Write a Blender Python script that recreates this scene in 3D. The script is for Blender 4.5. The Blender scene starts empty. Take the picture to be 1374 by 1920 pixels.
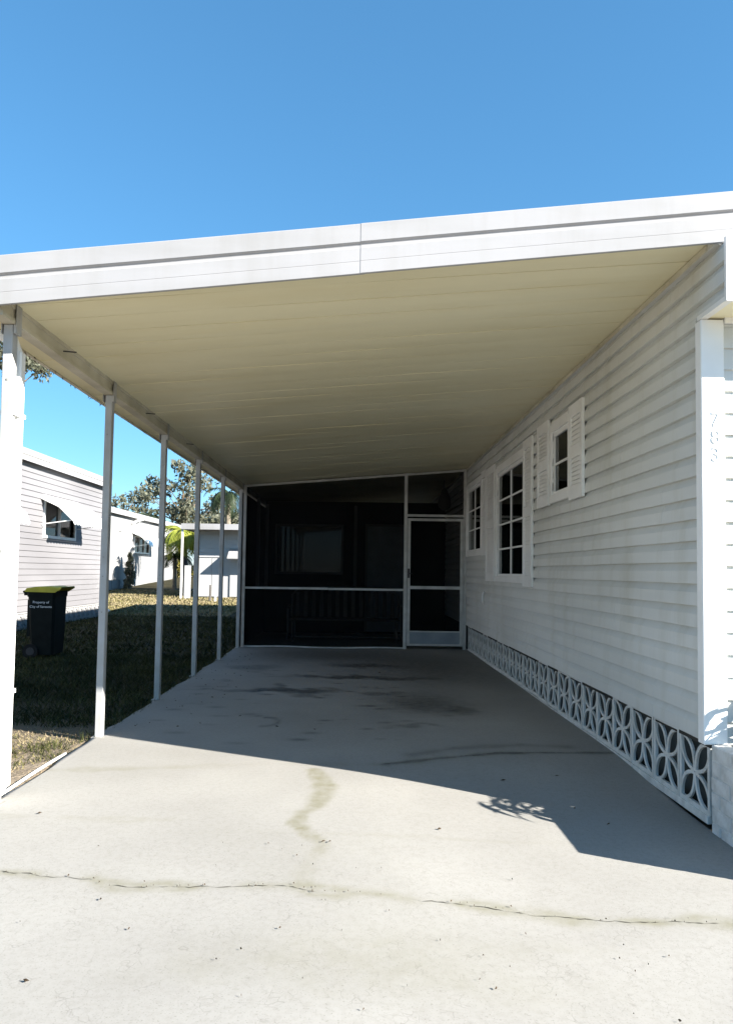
import bpy, bmesh, math, random
import numpy as np
from mathutils import Vector, Matrix

R = math.radians
sc = bpy.context.scene
C = sc.collection
random.seed(7)
rng = np.random.default_rng(7)

# ------------------------------------------------------------------ camera
IW, IH = 1374.0, 1920.0
F_PX, PITCH, ROLL, YAW, CY = 1419.19, 0.0496, 0.0140, 0.0131, 41.48
EYE = 1.22
fw = Vector((math.sin(YAW)*math.cos(PITCH), math.cos(YAW)*math.cos(PITCH), math.sin(PITCH)))
rt = Vector((math.cos(YAW), -math.sin(YAW), 0)); up = rt.cross(fw)
r2 = math.cos(ROLL)*rt + math.sin(ROLL)*up
u2 = -math.sin(ROLL)*rt + math.cos(ROLL)*up
camd = bpy.data.cameras.new('camera'); cam = bpy.data.objects.new('camera', camd); C.objects.link(cam)
M = Matrix.Identity(4)
for i in range(3):
    M[i][0] = r2[i]; M[i][1] = u2[i]; M[i][2] = -fw[i]
M[2][3] = EYE
cam.matrix_world = M
camd.sensor_fit = 'VERTICAL'; camd.sensor_height = 24.0
camd.lens = 24.0*F_PX/IH
camd.shift_y = CY/IH
camd.clip_start = 0.05; camd.clip_end = 3000
sc.camera = cam

# ------------------------------------------------------------------ sky, sun, exposure
TO_SUN = Vector((1.81, -0.905, 1.0))
EL = math.atan2(1.0, math.hypot(1.81, 0.905)); AZ = math.atan2(1.81, -0.905)
w = bpy.data.worlds.new('World'); sc.world = w; w.use_nodes = True
nt = w.node_tree
sky = nt.nodes.new('ShaderNodeTexSky'); sky.sky_type = 'NISHITA'; sky.sun_disc = False
sky.sun_elevation = EL; sky.sun_rotation = AZ
sky.air_density = 1.0; sky.dust_density = 0.0; sky.ozone_density = 10.0
gm = nt.nodes.new('ShaderNodeGamma'); gm.inputs['Gamma'].default_value = 0.68      # soften the sky's range the way the phone camera did
hs = nt.nodes.new('ShaderNodeHueSaturation'); hs.inputs['Saturation'].default_value = 1.13; hs.inputs['Value'].default_value = 1.44; hs.inputs['Hue'].default_value = 0.4915
nt.links.new(sky.outputs[0], gm.inputs['Color']); nt.links.new(gm.outputs[0], hs.inputs['Color'])
nt.links.new(hs.outputs[0], nt.nodes['Background'].inputs[0])
nt.nodes['Background'].inputs[1].default_value = 0.068
sd = bpy.data.lights.new('sun', 'SUN'); sun = bpy.data.objects.new('sun', sd); C.objects.link(sun)
sd.energy = 5.0; sd.angle = R(0.5); sd.color = (1.0, 0.95, 0.87)
sun.rotation_euler = TO_SUN.to_track_quat('Z', 'Y').to_euler(); sun.location = (6, -4, 12)
vs = sc.view_settings
vs.view_transform = 'Standard'; vs.look = 'None'; vs.gamma = 1.0; vs.use_curve_mapping = False
vs.exposure = 1.95

# ------------------------------------------------------------------ materials
MATS = {}
def mat(name, col, rough=0.6, spec=0.4, var=0.12, scale=6.0, bump=0.0, bscale=40.0, metal=0.0, dirt=None, stretch=None, streak=None):
    """Principled with two noises of colour variation, optional dirt tint and fine relief."""
    m = bpy.data.materials.new(name); m.use_nodes = True; t = m.node_tree
    b = t.nodes['Principled BSDF']
    b.inputs['Roughness'].default_value = rough; b.inputs['Specular IOR Level'].default_value = spec
    b.inputs['Metallic'].default_value = metal
    tc = t.nodes.new('ShaderNodeTexCoord'); src = tc.outputs['Object']
    if stretch:
        mp = t.nodes.new('ShaderNodeMapping'); mp.inputs['Scale'].default_value = stretch
        t.links.new(src, mp.inputs[0]); src = mp.outputs[0]
    n1 = t.nodes.new('ShaderNodeTexNoise'); n1.inputs['Scale'].default_value = scale; n1.inputs['Detail'].default_value = 6
    t.links.new(src, n1.inputs['Vector'])
    cr = t.nodes.new('ShaderNodeValToRGB')
    lo = tuple(c*(1-var) for c in (dirt or col)); hi = tuple(min(1, c*(1+var*0.6)) for c in col)
    cr.color_ramp.elements[0].position = 0.3; cr.color_ramp.elements[0].color = (*lo, 1)
    cr.color_ramp.elements[1].position = 0.62; cr.color_ramp.elements[1].color = (*hi, 1)
    t.links.new(n1.outputs[0], cr.inputs[0]); colour = cr.outputs[0]
    if streak:                                   # long uneven grime streaks: (mapping scale, tint, strength)
        ms = t.nodes.new('ShaderNodeMapping'); ms.inputs['Scale'].default_value = streak[0]; t.links.new(tc.outputs['Object'], ms.inputs[0])
        ns = t.nodes.new('ShaderNodeTexNoise'); ns.inputs['Scale'].default_value = 1.0; ns.inputs['Detail'].default_value = 7; ns.inputs['Roughness'].default_value = 0.65; t.links.new(ms.outputs[0], ns.inputs['Vector'])
        rs = t.nodes.new('ShaderNodeMapRange'); rs.inputs['From Min'].default_value = 0.48; rs.inputs['From Max'].default_value = 0.72; rs.inputs['To Max'].default_value = streak[2]; t.links.new(ns.outputs[0], rs.inputs['Value'])
        mxs = t.nodes.new('ShaderNodeMix'); mxs.data_type = 'RGBA'; mxs.blend_type = 'MULTIPLY'; t.links.new(rs.outputs[0], mxs.inputs[0]); t.links.new(colour, mxs.inputs[6]); mxs.inputs[7].default_value = (*streak[1], 1); colour = mxs.outputs[2]
    t.links.new(colour, b.inputs['Base Color'])
    if bump:
        n2 = t.nodes.new('ShaderNodeTexNoise'); n2.inputs['Scale'].default_value = bscale; n2.inputs['Detail'].default_value = 4
        t.links.new(src, n2.inputs['Vector'])
        bp = t.nodes.new('ShaderNodeBump'); bp.inputs['Strength'].default_value = bump; bp.inputs['Distance'].default_value = 0.01
        t.links.new(n2.outputs[0], bp.inputs['Height']); t.links.new(bp.outputs[0], b.inputs['Normal'])
    MATS[name] = m
    return m

mat('white_paint', (0.87, 0.87, 0.85), 0.38, 0.45, 0.04, 3.0, 0.06, 30, dirt=(0.84, 0.835, 0.80))
mat('fascia_paint', (0.335, 0.33, 0.335), 0.40, 0.4, 0.04, 2.0, 0.05, 12, dirt=(0.30, 0.295, 0.29), stretch=(0.35, 1, 2), streak=((7, 1, 0.8), (0.80, 0.78, 0.72), 0.35))
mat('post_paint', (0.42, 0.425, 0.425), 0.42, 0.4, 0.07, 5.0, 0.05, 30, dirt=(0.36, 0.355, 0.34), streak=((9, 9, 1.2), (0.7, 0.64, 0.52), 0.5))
mat('siding', (0.665, 0.675, 0.65), 0.48, 0.35, 0.05, 1.6, 0.05, 60, dirt=(0.605, 0.61, 0.575), stretch=(1, 0.3, 1), streak=((1, 5, 0.8), (0.78, 0.75, 0.66), 0.55))
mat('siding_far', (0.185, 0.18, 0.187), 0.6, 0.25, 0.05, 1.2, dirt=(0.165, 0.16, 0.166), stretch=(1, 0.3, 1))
mat('stucco_white', (0.27, 0.267, 0.265), 0.7, 0.2, 0.05, 1.0, 0.1, 40)
mat('ceiling_paint', (0.86, 0.80, 0.56), 0.42, 0.40, 0.04, 1.2, 0.02, 10, dirt=(0.83, 0.76, 0.51), stretch=(0.3, 1.2, 1), streak=((0.6, 3.0, 1), (0.86, 0.78, 0.58), 0.3))
mat('beam_paint', (0.60, 0.56, 0.45), 0.4, 0.4, 0.1, 3.0, dirt=(0.44, 0.40, 0.29))
mat('dark_panel', (0.035, 0.037, 0.037), 0.8, 0.15, 0.3, 4.0)
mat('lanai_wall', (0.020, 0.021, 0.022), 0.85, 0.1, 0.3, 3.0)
mat('lanai_frame', (0.16, 0.16, 0.15), 0.6, 0.3, 0.2, 3.0)
mat('alu_frame', (0.50, 0.50, 0.48), 0.4, 0.5, 0.12, 6.0, dirt=(0.45, 0.44, 0.41))
mat('kick_plate', (0.22, 0.25, 0.28), 0.4, 0.5, 0.15, 5.0)
mat('lattice_paint', (0.62, 0.63, 0.61), 0.6, 0.3, 0.1, 9.0, 0.15, 60, dirt=(0.52, 0.51, 0.46))
mat('skirt_backing', (0.06, 0.07, 0.07), 0.85, 0.1, 0.3, 6.0)
mat('brick_paint', (0.60, 0.60, 0.58), 0.65, 0.25, 0.08, 14.0, 0.35, 60, dirt=(0.50, 0.49, 0.46))
mat('mortar', (0.58, 0.58, 0.55), 0.9, 0.1, 0.2, 12.0, 0.3, 70)
mat('soil', (0.10, 0.07, 0.045), 0.95, 0.1, 0.4, 20.0, 0.6, 50)
mat('bin_body', (0.007, 0.010, 0.009), 0.7, 0.15, 0.3, 8.0, 0.1, 60)
mat('bin_lid', (0.50, 0.42, 0.04), 0.5, 0.35, 0.15, 8.0)
mat('rubber', (0.015, 0.015, 0.015), 0.8, 0.2, 0.2)
mat('lettering', (0.75, 0.76, 0.76), 0.6, 0.2, 0.25, 60)
mat('bark', (0.16, 0.12, 0.085), 0.9, 0.1, 0.35, 8.0, 0.5, 25)
mat('palm_bark', (0.20, 0.17, 0.13), 0.9, 0.1, 0.35, 8.0, 0.5, 25)
mat('shed_paint', (0.42, 0.42, 0.415), 0.6, 0.25, 0.05, 2.0)
mat('debris', (0.05, 0.035, 0.022), 0.9, 0.1, 0.5, 30)
mat('crack_dark', (0.075, 0.070, 0.055), 0.95, 0.05, 0.4, 30)
mat('roof_top', (0.70, 0.70, 0.69), 0.6, 0.3, 0.1, 2.0)
mat('interior', (0.05, 0.047, 0.042), 0.9, 0.1, 0.2)
mat('curtain', (0.22, 0.22, 0.20), 0.9, 0.1, 0.15, 5.0)
mat('blind', (0.55, 0.55, 0.53), 0.8, 0.2, 0.2, 8.0)
mat('wood_grey', (0.12, 0.11, 0.10), 0.7, 0.2, 0.3, 10.0, stretch=(1, 1, 6))
mat('metal_dark', (0.03, 0.03, 0.032), 0.5, 0.4, 0.2)
mat('asphalt', (0.10, 0.10, 0.10), 0.9, 0.15, 0.3, 30.0, 0.4, 90)
mat('screw', (0.25, 0.24, 0.22), 0.5, 0.5, 0.3)

def leafmat(name, c1, c2, trans=0.35):
    m = bpy.data.materials.new(name); m.use_nodes = True; t = m.node_tree; b = t.nodes['Principled BSDF']
    b.inputs['Roughness'].default_value = 0.55; b.inputs['Specular IOR Level'].default_value = 0.3
    g = t.nodes.new('ShaderNodeTexCoord'); n = t.nodes.new('ShaderNodeTexNoise'); n.inputs['Scale'].default_value = 2.3; n.inputs['Detail'].default_value = 5
    t.links.new(g.outputs['Object'], n.inputs['Vector'])
    cr = t.nodes.new('ShaderNodeValToRGB')
    cr.color_ramp.elements[0].position = 0.35; cr.color_ramp.elements[0].color = (*c1, 1)
    cr.color_ramp.elements[1].position = 0.65; cr.color_ramp.elements[1].color = (*c2, 1)
    t.links.new(n.outputs[0], cr.inputs[0]); t.links.new(cr.outputs[0], b.inputs['Base Color'])
    tr = t.nodes.new('ShaderNodeBsdfTranslucent'); t.links.new(cr.outputs[0], tr.inputs['Color'])
    mx = t.nodes.new('ShaderNodeMixShader'); mx.inputs[0].default_value = trans
    t.links.new(b.outputs[0], mx.inputs[1]); t.links.new(tr.outputs[0], mx.inputs[2])
    t.links.new(mx.outputs[0], t.nodes['Material Output'].inputs[0])
    MATS[name] = m
leafmat('oak_leaf', (0.09, 0.095, 0.06), (0.20, 0.205, 0.145), 0.4)
leafmat('palm_leaf', (0.018, 0.03, 0.014), (0.05, 0.07, 0.03))
leafmat('banana_leaf', (0.20, 0.25, 0.03), (0.42, 0.43, 0.09), 0.45)
leafmat('shrub_leaf', (0.22, 0.24, 0.13), (0.36, 0.37, 0.25), 0.3)
leafmat('yellow_leaf', (0.12, 0.11, 0.02), (0.26, 0.22, 0.05), 0.4)

def screenmat():
    m = bpy.data.materials.new('insect_screen'); m.use_nodes = True; t = m.node_tree; b = t.nodes['Principled BSDF']
    b.inputs['Base Color'].default_value = (0.008, 0.008, 0.009, 1); b.inputs['Roughness'].default_value = 0.9
    b.inputs['Specular IOR Level'].default_value = 0.1
    tr = t.nodes.new('ShaderNodeBsdfTransparent'); mx = t.nodes.new('ShaderNodeMixShader'); mx.inputs[0].default_value = 0.68
    t.links.new(tr.outputs[0], mx.inputs[1]); t.links.new(b.outputs[0], mx.inputs[2])
    t.links.new(mx.outputs[0], t.nodes['Material Output'].inputs[0]); MATS['insect_screen'] = m
screenmat()
def glassmat(name, tint, rough=0.03):
    m = bpy.data.materials.new(name); m.use_nodes = True; t = m.node_tree
    t.nodes.remove(t.nodes['Principled BSDF'])
    tr = t.nodes.new('ShaderNodeBsdfTransparent'); tr.inputs[0].default_value = (*tint, 1)
    gl = t.nodes.new('ShaderNodeBsdfGlossy'); gl.inputs['Roughness'].default_value = rough
    fr = t.nodes.new('ShaderNodeFresnel'); fr.inputs[0].default_value = 1.6
    mx = t.nodes.new('ShaderNodeMixShader')
    t.links.new(fr.outputs[0], mx.inputs[0]); t.links.new(tr.outputs[0], mx.inputs[1]); t.links.new(gl.outputs[0], mx.inputs[2])
    t.links.new(mx.outputs[0], t.nodes['Material Output'].inputs[0]); MATS[name] = m
glassmat('glass', (0.55, 0.58, 0.57))

def concretemat():
    m = bpy.data.materials.new('concrete'); m.use_nodes = True; t = m.node_tree; b = t.nodes['Principled BSDF']; L = t.links
    b.inputs['Roughness'].default_value = 0.85; b.inputs['Specular IOR Level'].default_value = 0.25
    tc = t.nodes.new('ShaderNodeTexCoord')
    def noise(s, d=6, r=0.55):
        n = t.nodes.new('ShaderNodeTexNoise'); n.inputs['Scale'].default_value = s; n.inputs['Detail'].default_value = d
        n.inputs['Roughness'].default_value = r; L.new(tc.outputs['Object'], n.inputs['Vector']); return n.outputs[0]
    def ramp(v, p0, c0, p1, c1):
        c = t.nodes.new('ShaderNodeValToRGB'); e = c.color_ramp.elements
        e[0].position = p0; e[0].color = (*c0, 1); e[1].position = p1; e[1].color = (*c1, 1); L.new(v, c.inputs[0]); return c.outputs[0]
    def mix(f, a, bb, mode='MIX'):
        x = t.nodes.new('ShaderNodeMix'); x.data_type = 'RGBA'; x.blend_type = mode; x.clamp_factor = True
        if isinstance(f, float): x.inputs[0].default_value = f
        else: L.new(f, x.inputs[0])
        for s, v in ((6, a), (7, bb)):
            if isinstance(v, tuple): x.inputs[s].default_value = (*v, 1)
            else: L.new(v, x.inputs[s])
        return x.outputs[2]
    def math_(op, a, bb):
        x = t.nodes.new('ShaderNodeMath'); x.operation = op
        for s, v in ((0, a), (1, bb)):
            if isinstance(v, (int, float)): x.inputs[s].default_value = v
            else: L.new(v, x.inputs[s])
        return x.outputs[0]
    def attr(n):
        a = t.nodes.new('ShaderNodeAttribute'); a.attribute_name = n; return a.outputs['Fac']
    base = ramp(noise(0.9, 5), 0.35, (0.265, 0.255, 0.235), 0.68, (0.315, 0.305, 0.282))
    fine = ramp(noise(38, 5, 0.7), 0.32, (0.84, 0.83, 0.81), 0.55, (1, 1, 1))
    col = mix(0.6, base, fine, 'MULTIPLY')
    speck = ramp(noise(160, 2), 0.30, (0.62, 0.60, 0.57), 0.40, (1, 1, 1))
    col = mix(0.7, col, speck, 'MULTIPLY')
    # worm-like surface scaling in the worn front part
    vo = t.nodes.new('ShaderNodeTexVoronoi'); vo.feature = 'DISTANCE_TO_EDGE'; vo.inputs['Scale'].default_value = 26
    nv = t.nodes.new('ShaderNodeTexNoise'); nv.inputs['Scale'].default_value = 9; nv.inputs['Detail'].default_value = 3
    L.new(tc.outputs['Object'], nv.inputs['Vector'])
    mv = t.nodes.new('ShaderNodeVectorMath'); mv.operation = 'SCALE'; mv.inputs['Scale'].default_value = 0.10; L.new(nv.outputs['Color'], mv.inputs[0])
    av = t.nodes.new('ShaderNodeVectorMath'); av.operation = 'ADD'; L.new(tc.outputs['Object'], av.inputs[0]); L.new(mv.outputs[0], av.inputs[1])
    L.new(av.outputs[0], vo.inputs['Vector'])
    vein = ramp(vo.outputs['Distance'], 0.0, (1, 1, 1), 0.045, (0, 0, 0))
    brk = ramp(noise(11, 3), 0.50, (0, 0, 0), 0.62, (1, 1, 1))
    vf = math_('MULTIPLY', math_('MULTIPLY', vein, brk), math_('MULTIPLY', attr('worn'), 0.42))
    col = mix(vf, col, (0.125, 0.115, 0.10))
    # broad faint green-brown weathering
    weather = ramp(noise(0.55, 4), 0.50, (0, 0, 0), 0.75, (1, 1, 1))
    col = mix(math_('MULTIPLY', weather, 0.22), col, (0.225, 0.218, 0.168))
    nst = ramp(noise(14, 5), 0.25, (0.25, 0.25, 0.25), 0.7, (1, 1, 1))
    col = mix(math_('MULTIPLY', attr('tan'), nst), col, (0.185, 0.175, 0.122))
    col = mix(math_('MULTIPLY', attr('oil_shade'), math_('ADD', math_('MULTIPLY', nst, 0.5), 0.5)), col, (0.032, 0.032, 0.029))
    L.new(col, b.inputs['Base Color'])
    rg = math_('SUBTRACT', 0.88, math_('MULTIPLY', attr('oil_shade'), 0.35)); L.new(rg, b.inputs['Roughness'])
    h = math_('ADD', math_('MULTIPLY', noise(55, 5, 0.65), 0.6), math_('MULTIPLY', noise(6, 4), 0.9))
    h = math_('SUBTRACT', h, math_('MULTIPLY', vf, 0.8))
    bp = t.nodes.new('ShaderNodeBump'); bp.inputs['Strength'].default_value = 0.12; bp.inputs['Distance'].default_value = 0.006
    L.new(h, bp.inputs['Height']); L.new(bp.outputs[0], b.inputs['Normal']); MATS['concrete'] = m
concretemat()

def lawnmat(name, attrname=None):
    m = bpy.data.materials.new(name); m.use_nodes = True; t = m.node_tree; b = t.nodes['Principled BSDF']; L = t.links
    b.inputs['Roughness'].default_value = 0.9; b.inputs['Specular IOR Level'].default_value = 0.1
    tc = t.nodes.new('ShaderNodeTexCoord')
    n = t.nodes.new('ShaderNodeTexNoise'); n.inputs['Scale'].default_value = 1.3; n.inputs['Detail'].default_value = 8; n.inputs['Roughness'].default_value = 0.7
    L.new(tc.outputs['Object'], n.inputs['Vector'])
    cr = t.nodes.new('ShaderNodeValToRGB'); e = cr.color_ramp.elements
    e[0].position = 0.3; e[0].color = (0.012, 0.014, 0.006, 1); e[1].position = 0.75; e[1].color = (0.075, 0.06, 0.03, 1)
    L.new(n.outputs[0], cr.inputs[0])
    # the front yard is dry sandy straw; an uneven edge leads over to the green side lawn, coloured darker to deepen its shade
    sx = t.nodes.new('ShaderNodeSeparateXYZ'); L.new(tc.outputs['Object'], sx.inputs[0])
    ad = t.nodes.new('ShaderNodeMath'); ad.operation = 'MULTIPLY_ADD'; ad.inputs[1].default_value = 3.0; L.new(n.outputs[0], ad.inputs[0]); L.new(sx.outputs['Y'], ad.inputs[2])
    mr = t.nodes.new('ShaderNodeMapRange'); mr.inputs['From Min'].default_value = 6.6; mr.inputs['From Max'].default_value = 8.6; mr.inputs['To Min'].default_value = 1; mr.inputs['To Max'].default_value = 0
    L.new(ad.outputs[0], mr.inputs['Value'])
    c2 = t.nodes.new('ShaderNodeValToRGB'); e2 = c2.color_ramp.elements
    e2[0].position = 0.3; e2[0].color = (0.15, 0.115, 0.08, 1); e2[1].position = 0.7; e2[1].color = (0.27, 0.225, 0.17, 1); L.new(n.outputs[0], c2.inputs[0])
    mxc = t.nodes.new('ShaderNodeMix'); mxc.data_type = 'RGBA'; L.new(mr.outputs[0], mxc.inputs[0]); L.new(cr.outputs[0], mxc.inputs[6]); L.new(c2.outputs[0], mxc.inputs[7])
    L.new(mxc.outputs[2], b.inputs['Base Color'])
    n2 = t.nodes.new('ShaderNodeTexNoise'); n2.inputs['Scale'].default_value = 30; n2.inputs['Detail'].default_value = 5
    L.new(tc.outputs['Object'], n2.inputs['Vector'])
    bp = t.nodes.new('ShaderNodeBump'); bp.inputs['Strength'].default_value = 0.8; bp.inputs['Distance'].default_value = 0.03
    L.new(n2.outputs[0], bp.inputs['Height']); L.new(bp.outputs[0], b.inputs['Normal']); MATS[name] = m
lawnmat('lawn')
def blademat():
    m = bpy.data.materials.new('grass_blade'); m.use_nodes = True; t = m.node_tree; b = t.nodes['Principled BSDF']
    a = t.nodes.new('ShaderNodeAttribute'); a.attribute_name = 'tint'
    cr = t.nodes.new('ShaderNodeValToRGB'); e = cr.color_ramp.elements
    e[0].position = 0.0; e[0].color = (0.010, 0.016, 0.004, 1); e[1].position = 1.0; e[1].color = (0.30, 0.24, 0.15, 1)
    x = cr.color_ramp.elements.new(0.4); x.color = (0.05, 0.055, 0.015, 1); x = cr.color_ramp.elements.new(0.65); x.color = (0.17, 0.15, 0.055, 1)
    t.links.new(a.outputs['Fac'], cr.inputs[0]); t.links.new(cr.outputs[0], b.inputs['Base Color'])
    b.inputs['Roughness'].default_value = 0.7; b.inputs['Specular IOR Level'].default_value = 0.2; MATS['grass_blade'] = m
blademat()

# ------------------------------------------------------------------ mesh helpers
class MB:
    def __init__(s): s.v = []; s.f = []
    def box(s, x0, x1, y0, y1, z0, z1):
        n = len(s.v)
        s.v += [(x0,y0,z0),(x1,y0,z0),(x1,y1,z0),(x0,y1,z0),(x0,y0,z1),(x1,y0,z1),(x1,y1,z1),(x0,y1,z1)]
        s.f += [tuple(n+i for i in q) for q in ((0,3,2,1),(4,5,6,7),(0,1,5,4),(1,2,6,5),(2,3,7,6),(3,0,4,7))]
        return s
    def hexa(s, p):
        n = len(s.v); s.v += [tuple(q) for q in p]
        s.f += [tuple(n+i for i in q) for q in ((0,3,2,1),(4,5,6,7),(0,1,5,4),(1,2,6,5),(2,3,7,6),(3,0,4,7))]
        return s
    def quad(s, a, b, c, d):
        n = len(s.v); s.v += [tuple(a), tuple(b), tuple(c), tuple(d)]; s.f.append((n, n+1, n+2, n+3)); return s
    def tri(s, a, b, c):
        n = len(s.v); s.v += [tuple(a), tuple(b), tuple(c)]; s.f.append((n, n+1, n+2)); return s
    def prism(s, poly, a, b):
        """closed polygon swept from function a(p) to b(p)"""
        n = len(s.v); k = len(poly)
        s.v += [a(p) for p in poly] + [b(p) for p in poly]
        for i in range(k):
            j = (i+1) % k; s.f.append((n+i, n+j, n+k+j, n+k+i))
        s.f.append(tuple(n+i for i in reversed(range(k)))); s.f.append(tuple(n+k+i for i in range(k))); return s
    def tube(s, pts, rad, seg=8, cap=True):
        pts = [Vector(p) for p in pts]; n0 = len(s.v); prev = None
        for i, p in enumerate(pts):
            d = (pts[min(i+1, len(pts)-1)] - pts[max(i-1, 0)]).normalized()
            a = d.orthogonal().normalized() if prev is None else (prev - d*prev.dot(d)).normalized()
            prev = a; bb = d.cross(a); rr = rad[i] if isinstance(rad, (list, tuple)) else rad
            for k in range(seg):
                th = 2*math.pi*k/seg; s.v.append(tuple(p + a*rr*math.cos(th) + bb*rr*math.sin(th)))
        for i in range(len(pts)-1):
            for k in range(seg):
                k2 = (k+1) % seg; b0 = n0+i*seg; s.f.append((b0+k, b0+k2, b0+seg+k2, b0+seg+k))
        if cap:
            s.f.append(tuple(n0+k for k in reversed(range(seg)))); b0 = n0+(len(pts)-1)*seg; s.f.append(tuple(b0+k for k in range(seg)))
        return s
    def mesh(s, name, m, smooth=False, bevel=0):
        me = bpy.data.meshes.new(name); me.from_pydata(s.v, [], s.f); me.update()
        if m: me.materials.append(MATS[m])
        bm = bmesh.new(); bm.from_mesh(me)
        bmesh.ops.recalc_face_normals(bm, faces=bm.faces)
        if bevel:
            bmesh.ops.bevel(bm, geom=[e for e in bm.edges if len(e.link_faces) == 2 and e.calc_face_angle(0) > 0.6], offset=bevel, segments=1, affect='EDGES', clamp_overlap=True)
        bm.to_mesh(me); bm.free()
        if smooth: me.polygons.foreach_set('use_smooth', [True]*len(me.polygons))
        return me
    def build(s, name, m, parent=None, smooth=False, bevel=0):
        return link(name, s.mesh(name, m, smooth, bevel), parent)

def link(name, me, parent=None, loc=None):
    o = bpy.data.objects.new(name, me); C.objects.link(o)
    if parent is not None: o.parent = parent
    if loc is not None: o.location = loc
    return o
def thing(name, label, cat, loc=(0,0,0), group=None, rz=0):
    o = bpy.data.objects.new(name, None); o.empty_display_size = 0.2; C.objects.link(o); o.location = loc; o.rotation_euler.z = rz
    return tag(o, label, cat, group)
def tag(o, label, cat, group=None):
    o['label'] = label; o['category'] = cat
    if group: o['group'] = group
    return o
def struct(o): o['kind'] = 'structure'; return o
def stuff(o): o['kind'] = 'stuff'; return o
def sub(name, parent, loc=(0,0,0)):
    o = bpy.data.objects.new(name, None); o.empty_display_size = 0.1; C.objects.link(o); o.parent = parent; o.location = loc; return o
def text_mesh(name, s, size, m, depth=0.002, align='CENTER'):
    cu = bpy.data.curves.new(name, 'FONT'); cu.body = s; cu.size = size; cu.extrude = depth; cu.align_x = align; cu.resolution_u = 3
    o = bpy.data.objects.new(name, cu); C.objects.link(o)
    dg = bpy.context.evaluated_depsgraph_get(); me = bpy.data.meshes.new_from_object(o.evaluated_get(dg))
    bpy.data.objects.remove(o); bpy.data.curves.remove(cu)
    me.materials.clear(); me.materials.append(MATS[m]); return me
def smooth01(a, b, x): t = np.clip((x-a)/(b-a), 0, 1); return t*t*(3-2*t)

def cells(u0, u1, z0, z1, holes):
    """rectangles covering [u0,u1]x[z0,z1] minus holes (ua,ub,za,zb)"""
    us = sorted({u0, u1} | {min(max(q, u0), u1) for h in holes for q in h[:2]})
    zs = sorted({z0, z1} | {min(max(q, z0), z1) for h in holes for q in h[2:]})
    out = []
    for za, zb in zip(zs, zs[1:]):
        run = None
        for ua, ub in zip(us, us[1:]):
            cu, cz = (ua+ub)/2, (za+zb)/2
            solid = not any(h[0] < cu < h[1] and h[2] < cz < h[3] for h in holes)
            if solid:
                if run: run[1] = ub
                else: run = [ua, ub]
            elif run: out.append((run[0], run[1], za, zb)); run = None
        if run: out.append((run[0], run[1], za, zb))
    return out

def siding(parent, mp, u0, u1, z0, z1, holes, m, course=0.1125, per=2, deep=0.031, lap='dutch', joints=False):
    """lap siding panels: every panel of `per` courses is a child object; mp(u,z,o) maps to the world"""
    if lap == 'dutch': prof = [(0, deep), (0.60, deep-0.003), (0.96, 0.004), (1.0, 0.002)]
    else: prof = [(0, deep), (1.0, 0.001)]
    z = z0; k = 0
    while z < z1 - 0.005:
        groups = {}
        for c in range(per):
            a = z + c*course; b = a + course
            if a >= z1 - 0.005: break
            scl = 1.0 if c == 0 else 0.88
            jn = [u0 + ((k*2.17+0.9) % 3.66) + 3.66*q for q in range(6)] if joints else []
            parts = []
            for (ua, ub, za, zb) in cells(u0, u1, a, min(b, z1), holes):
                cut = [ua]+[q for q in jn if ua+0.3 < q < ub-0.3]+[ub]
                parts += [(p, q, za, zb, 0.0016*(i % 2)) for i, (p, q) in enumerate(zip(cut, cut[1:]))]
            for (ua, ub, za, zb, jo) in parts:
                mb = groups.setdefault((round(ua, 4), round(ub, 4)), MB())
                zz = sorted({za, zb} | {a+t*course for t, _ in prof if za < a+t*course < zb})
                def off(q):
                    t = (q-a)/course
                    for (t0, o0), (t1, o1) in zip(prof, prof[1:]):
                        if t <= t1+1e-6: return (o0+(o1-o0)*(t-t0)/(t1-t0))*scl+jo
                    return prof[-1][1]*scl+jo
                nu = max(1, int((ub-ua)/0.45)) if joints else 1; uu = [ua+(ub-ua)*q/nu for q in range(nu+1)]
                for xa, xb in zip(uu, uu[1:]):
                    mb.quad(mp(xa, za, -0.004), mp(xb, za, -0.004), mp(xb, za, off(za)), mp(xa, za, off(za)))
                    for q0, q1 in zip(zz, zz[1:]):
                        mb.quad(mp(xa, q0, off(q0)), mp(xb, q0, off(q0)), mp(xb, q1, off(q1)), mp(xa, q1, off(q1)))
                for ue in (ua, ub):
                    for q0, q1 in zip(zz, zz[1:]):
                        mb.quad(mp(ue, q0, -0.004), mp(ue, q0, off(q0)), mp(ue, q1, off(q1)), mp(ue, q1, -0.004))
        for mb in groups.values(): mb.build('siding_board', m, parent)
        z += per*course; k += 1

def wall_slab(parent, mp, u0, u1, z0, z1, holes, th, m, name='wall_sheet'):
    mb = MB()
    for (ua, ub, za, zb) in cells(u0, u1, z0, z1, holes):
        mb.hexa([mp(ua, za, -th), mp(ub, za, -th), mp(ub, za, -0.006), mp(ua, za, -0.006), mp(ua, zb, -th), mp(ub, zb, -th), mp(ub, zb, -0.006), mp(ua, zb, -0.006)])
    return mb.build(name, m, parent)

def obox(mb, mp, u0, u1, z0, z1, o0, o1):
    mb.hexa([mp(u0, z0, o0), mp(u1, z0, o0), mp(u1, z0, o1), mp(u0, z0, o1), mp(u0, z1, o0), mp(u1, z1, o0), mp(u1, z1, o1), mp(u0, z1, o1)]); return mb

# ------------------------------------------------------------------ key dimensions (metres)
XW = 1.79            # carport side wall of the home
XP = -1.84           # post row
YC = 3.845           # front corner of the home
YB = 12.12           # screen wall
YEND = 21.2          # rear end of home and roof
CEIL = lambda x: 2.60 + 0.086*(x + 1.81)
FASY = lambda x: 3.70 - 0.030*x

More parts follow.
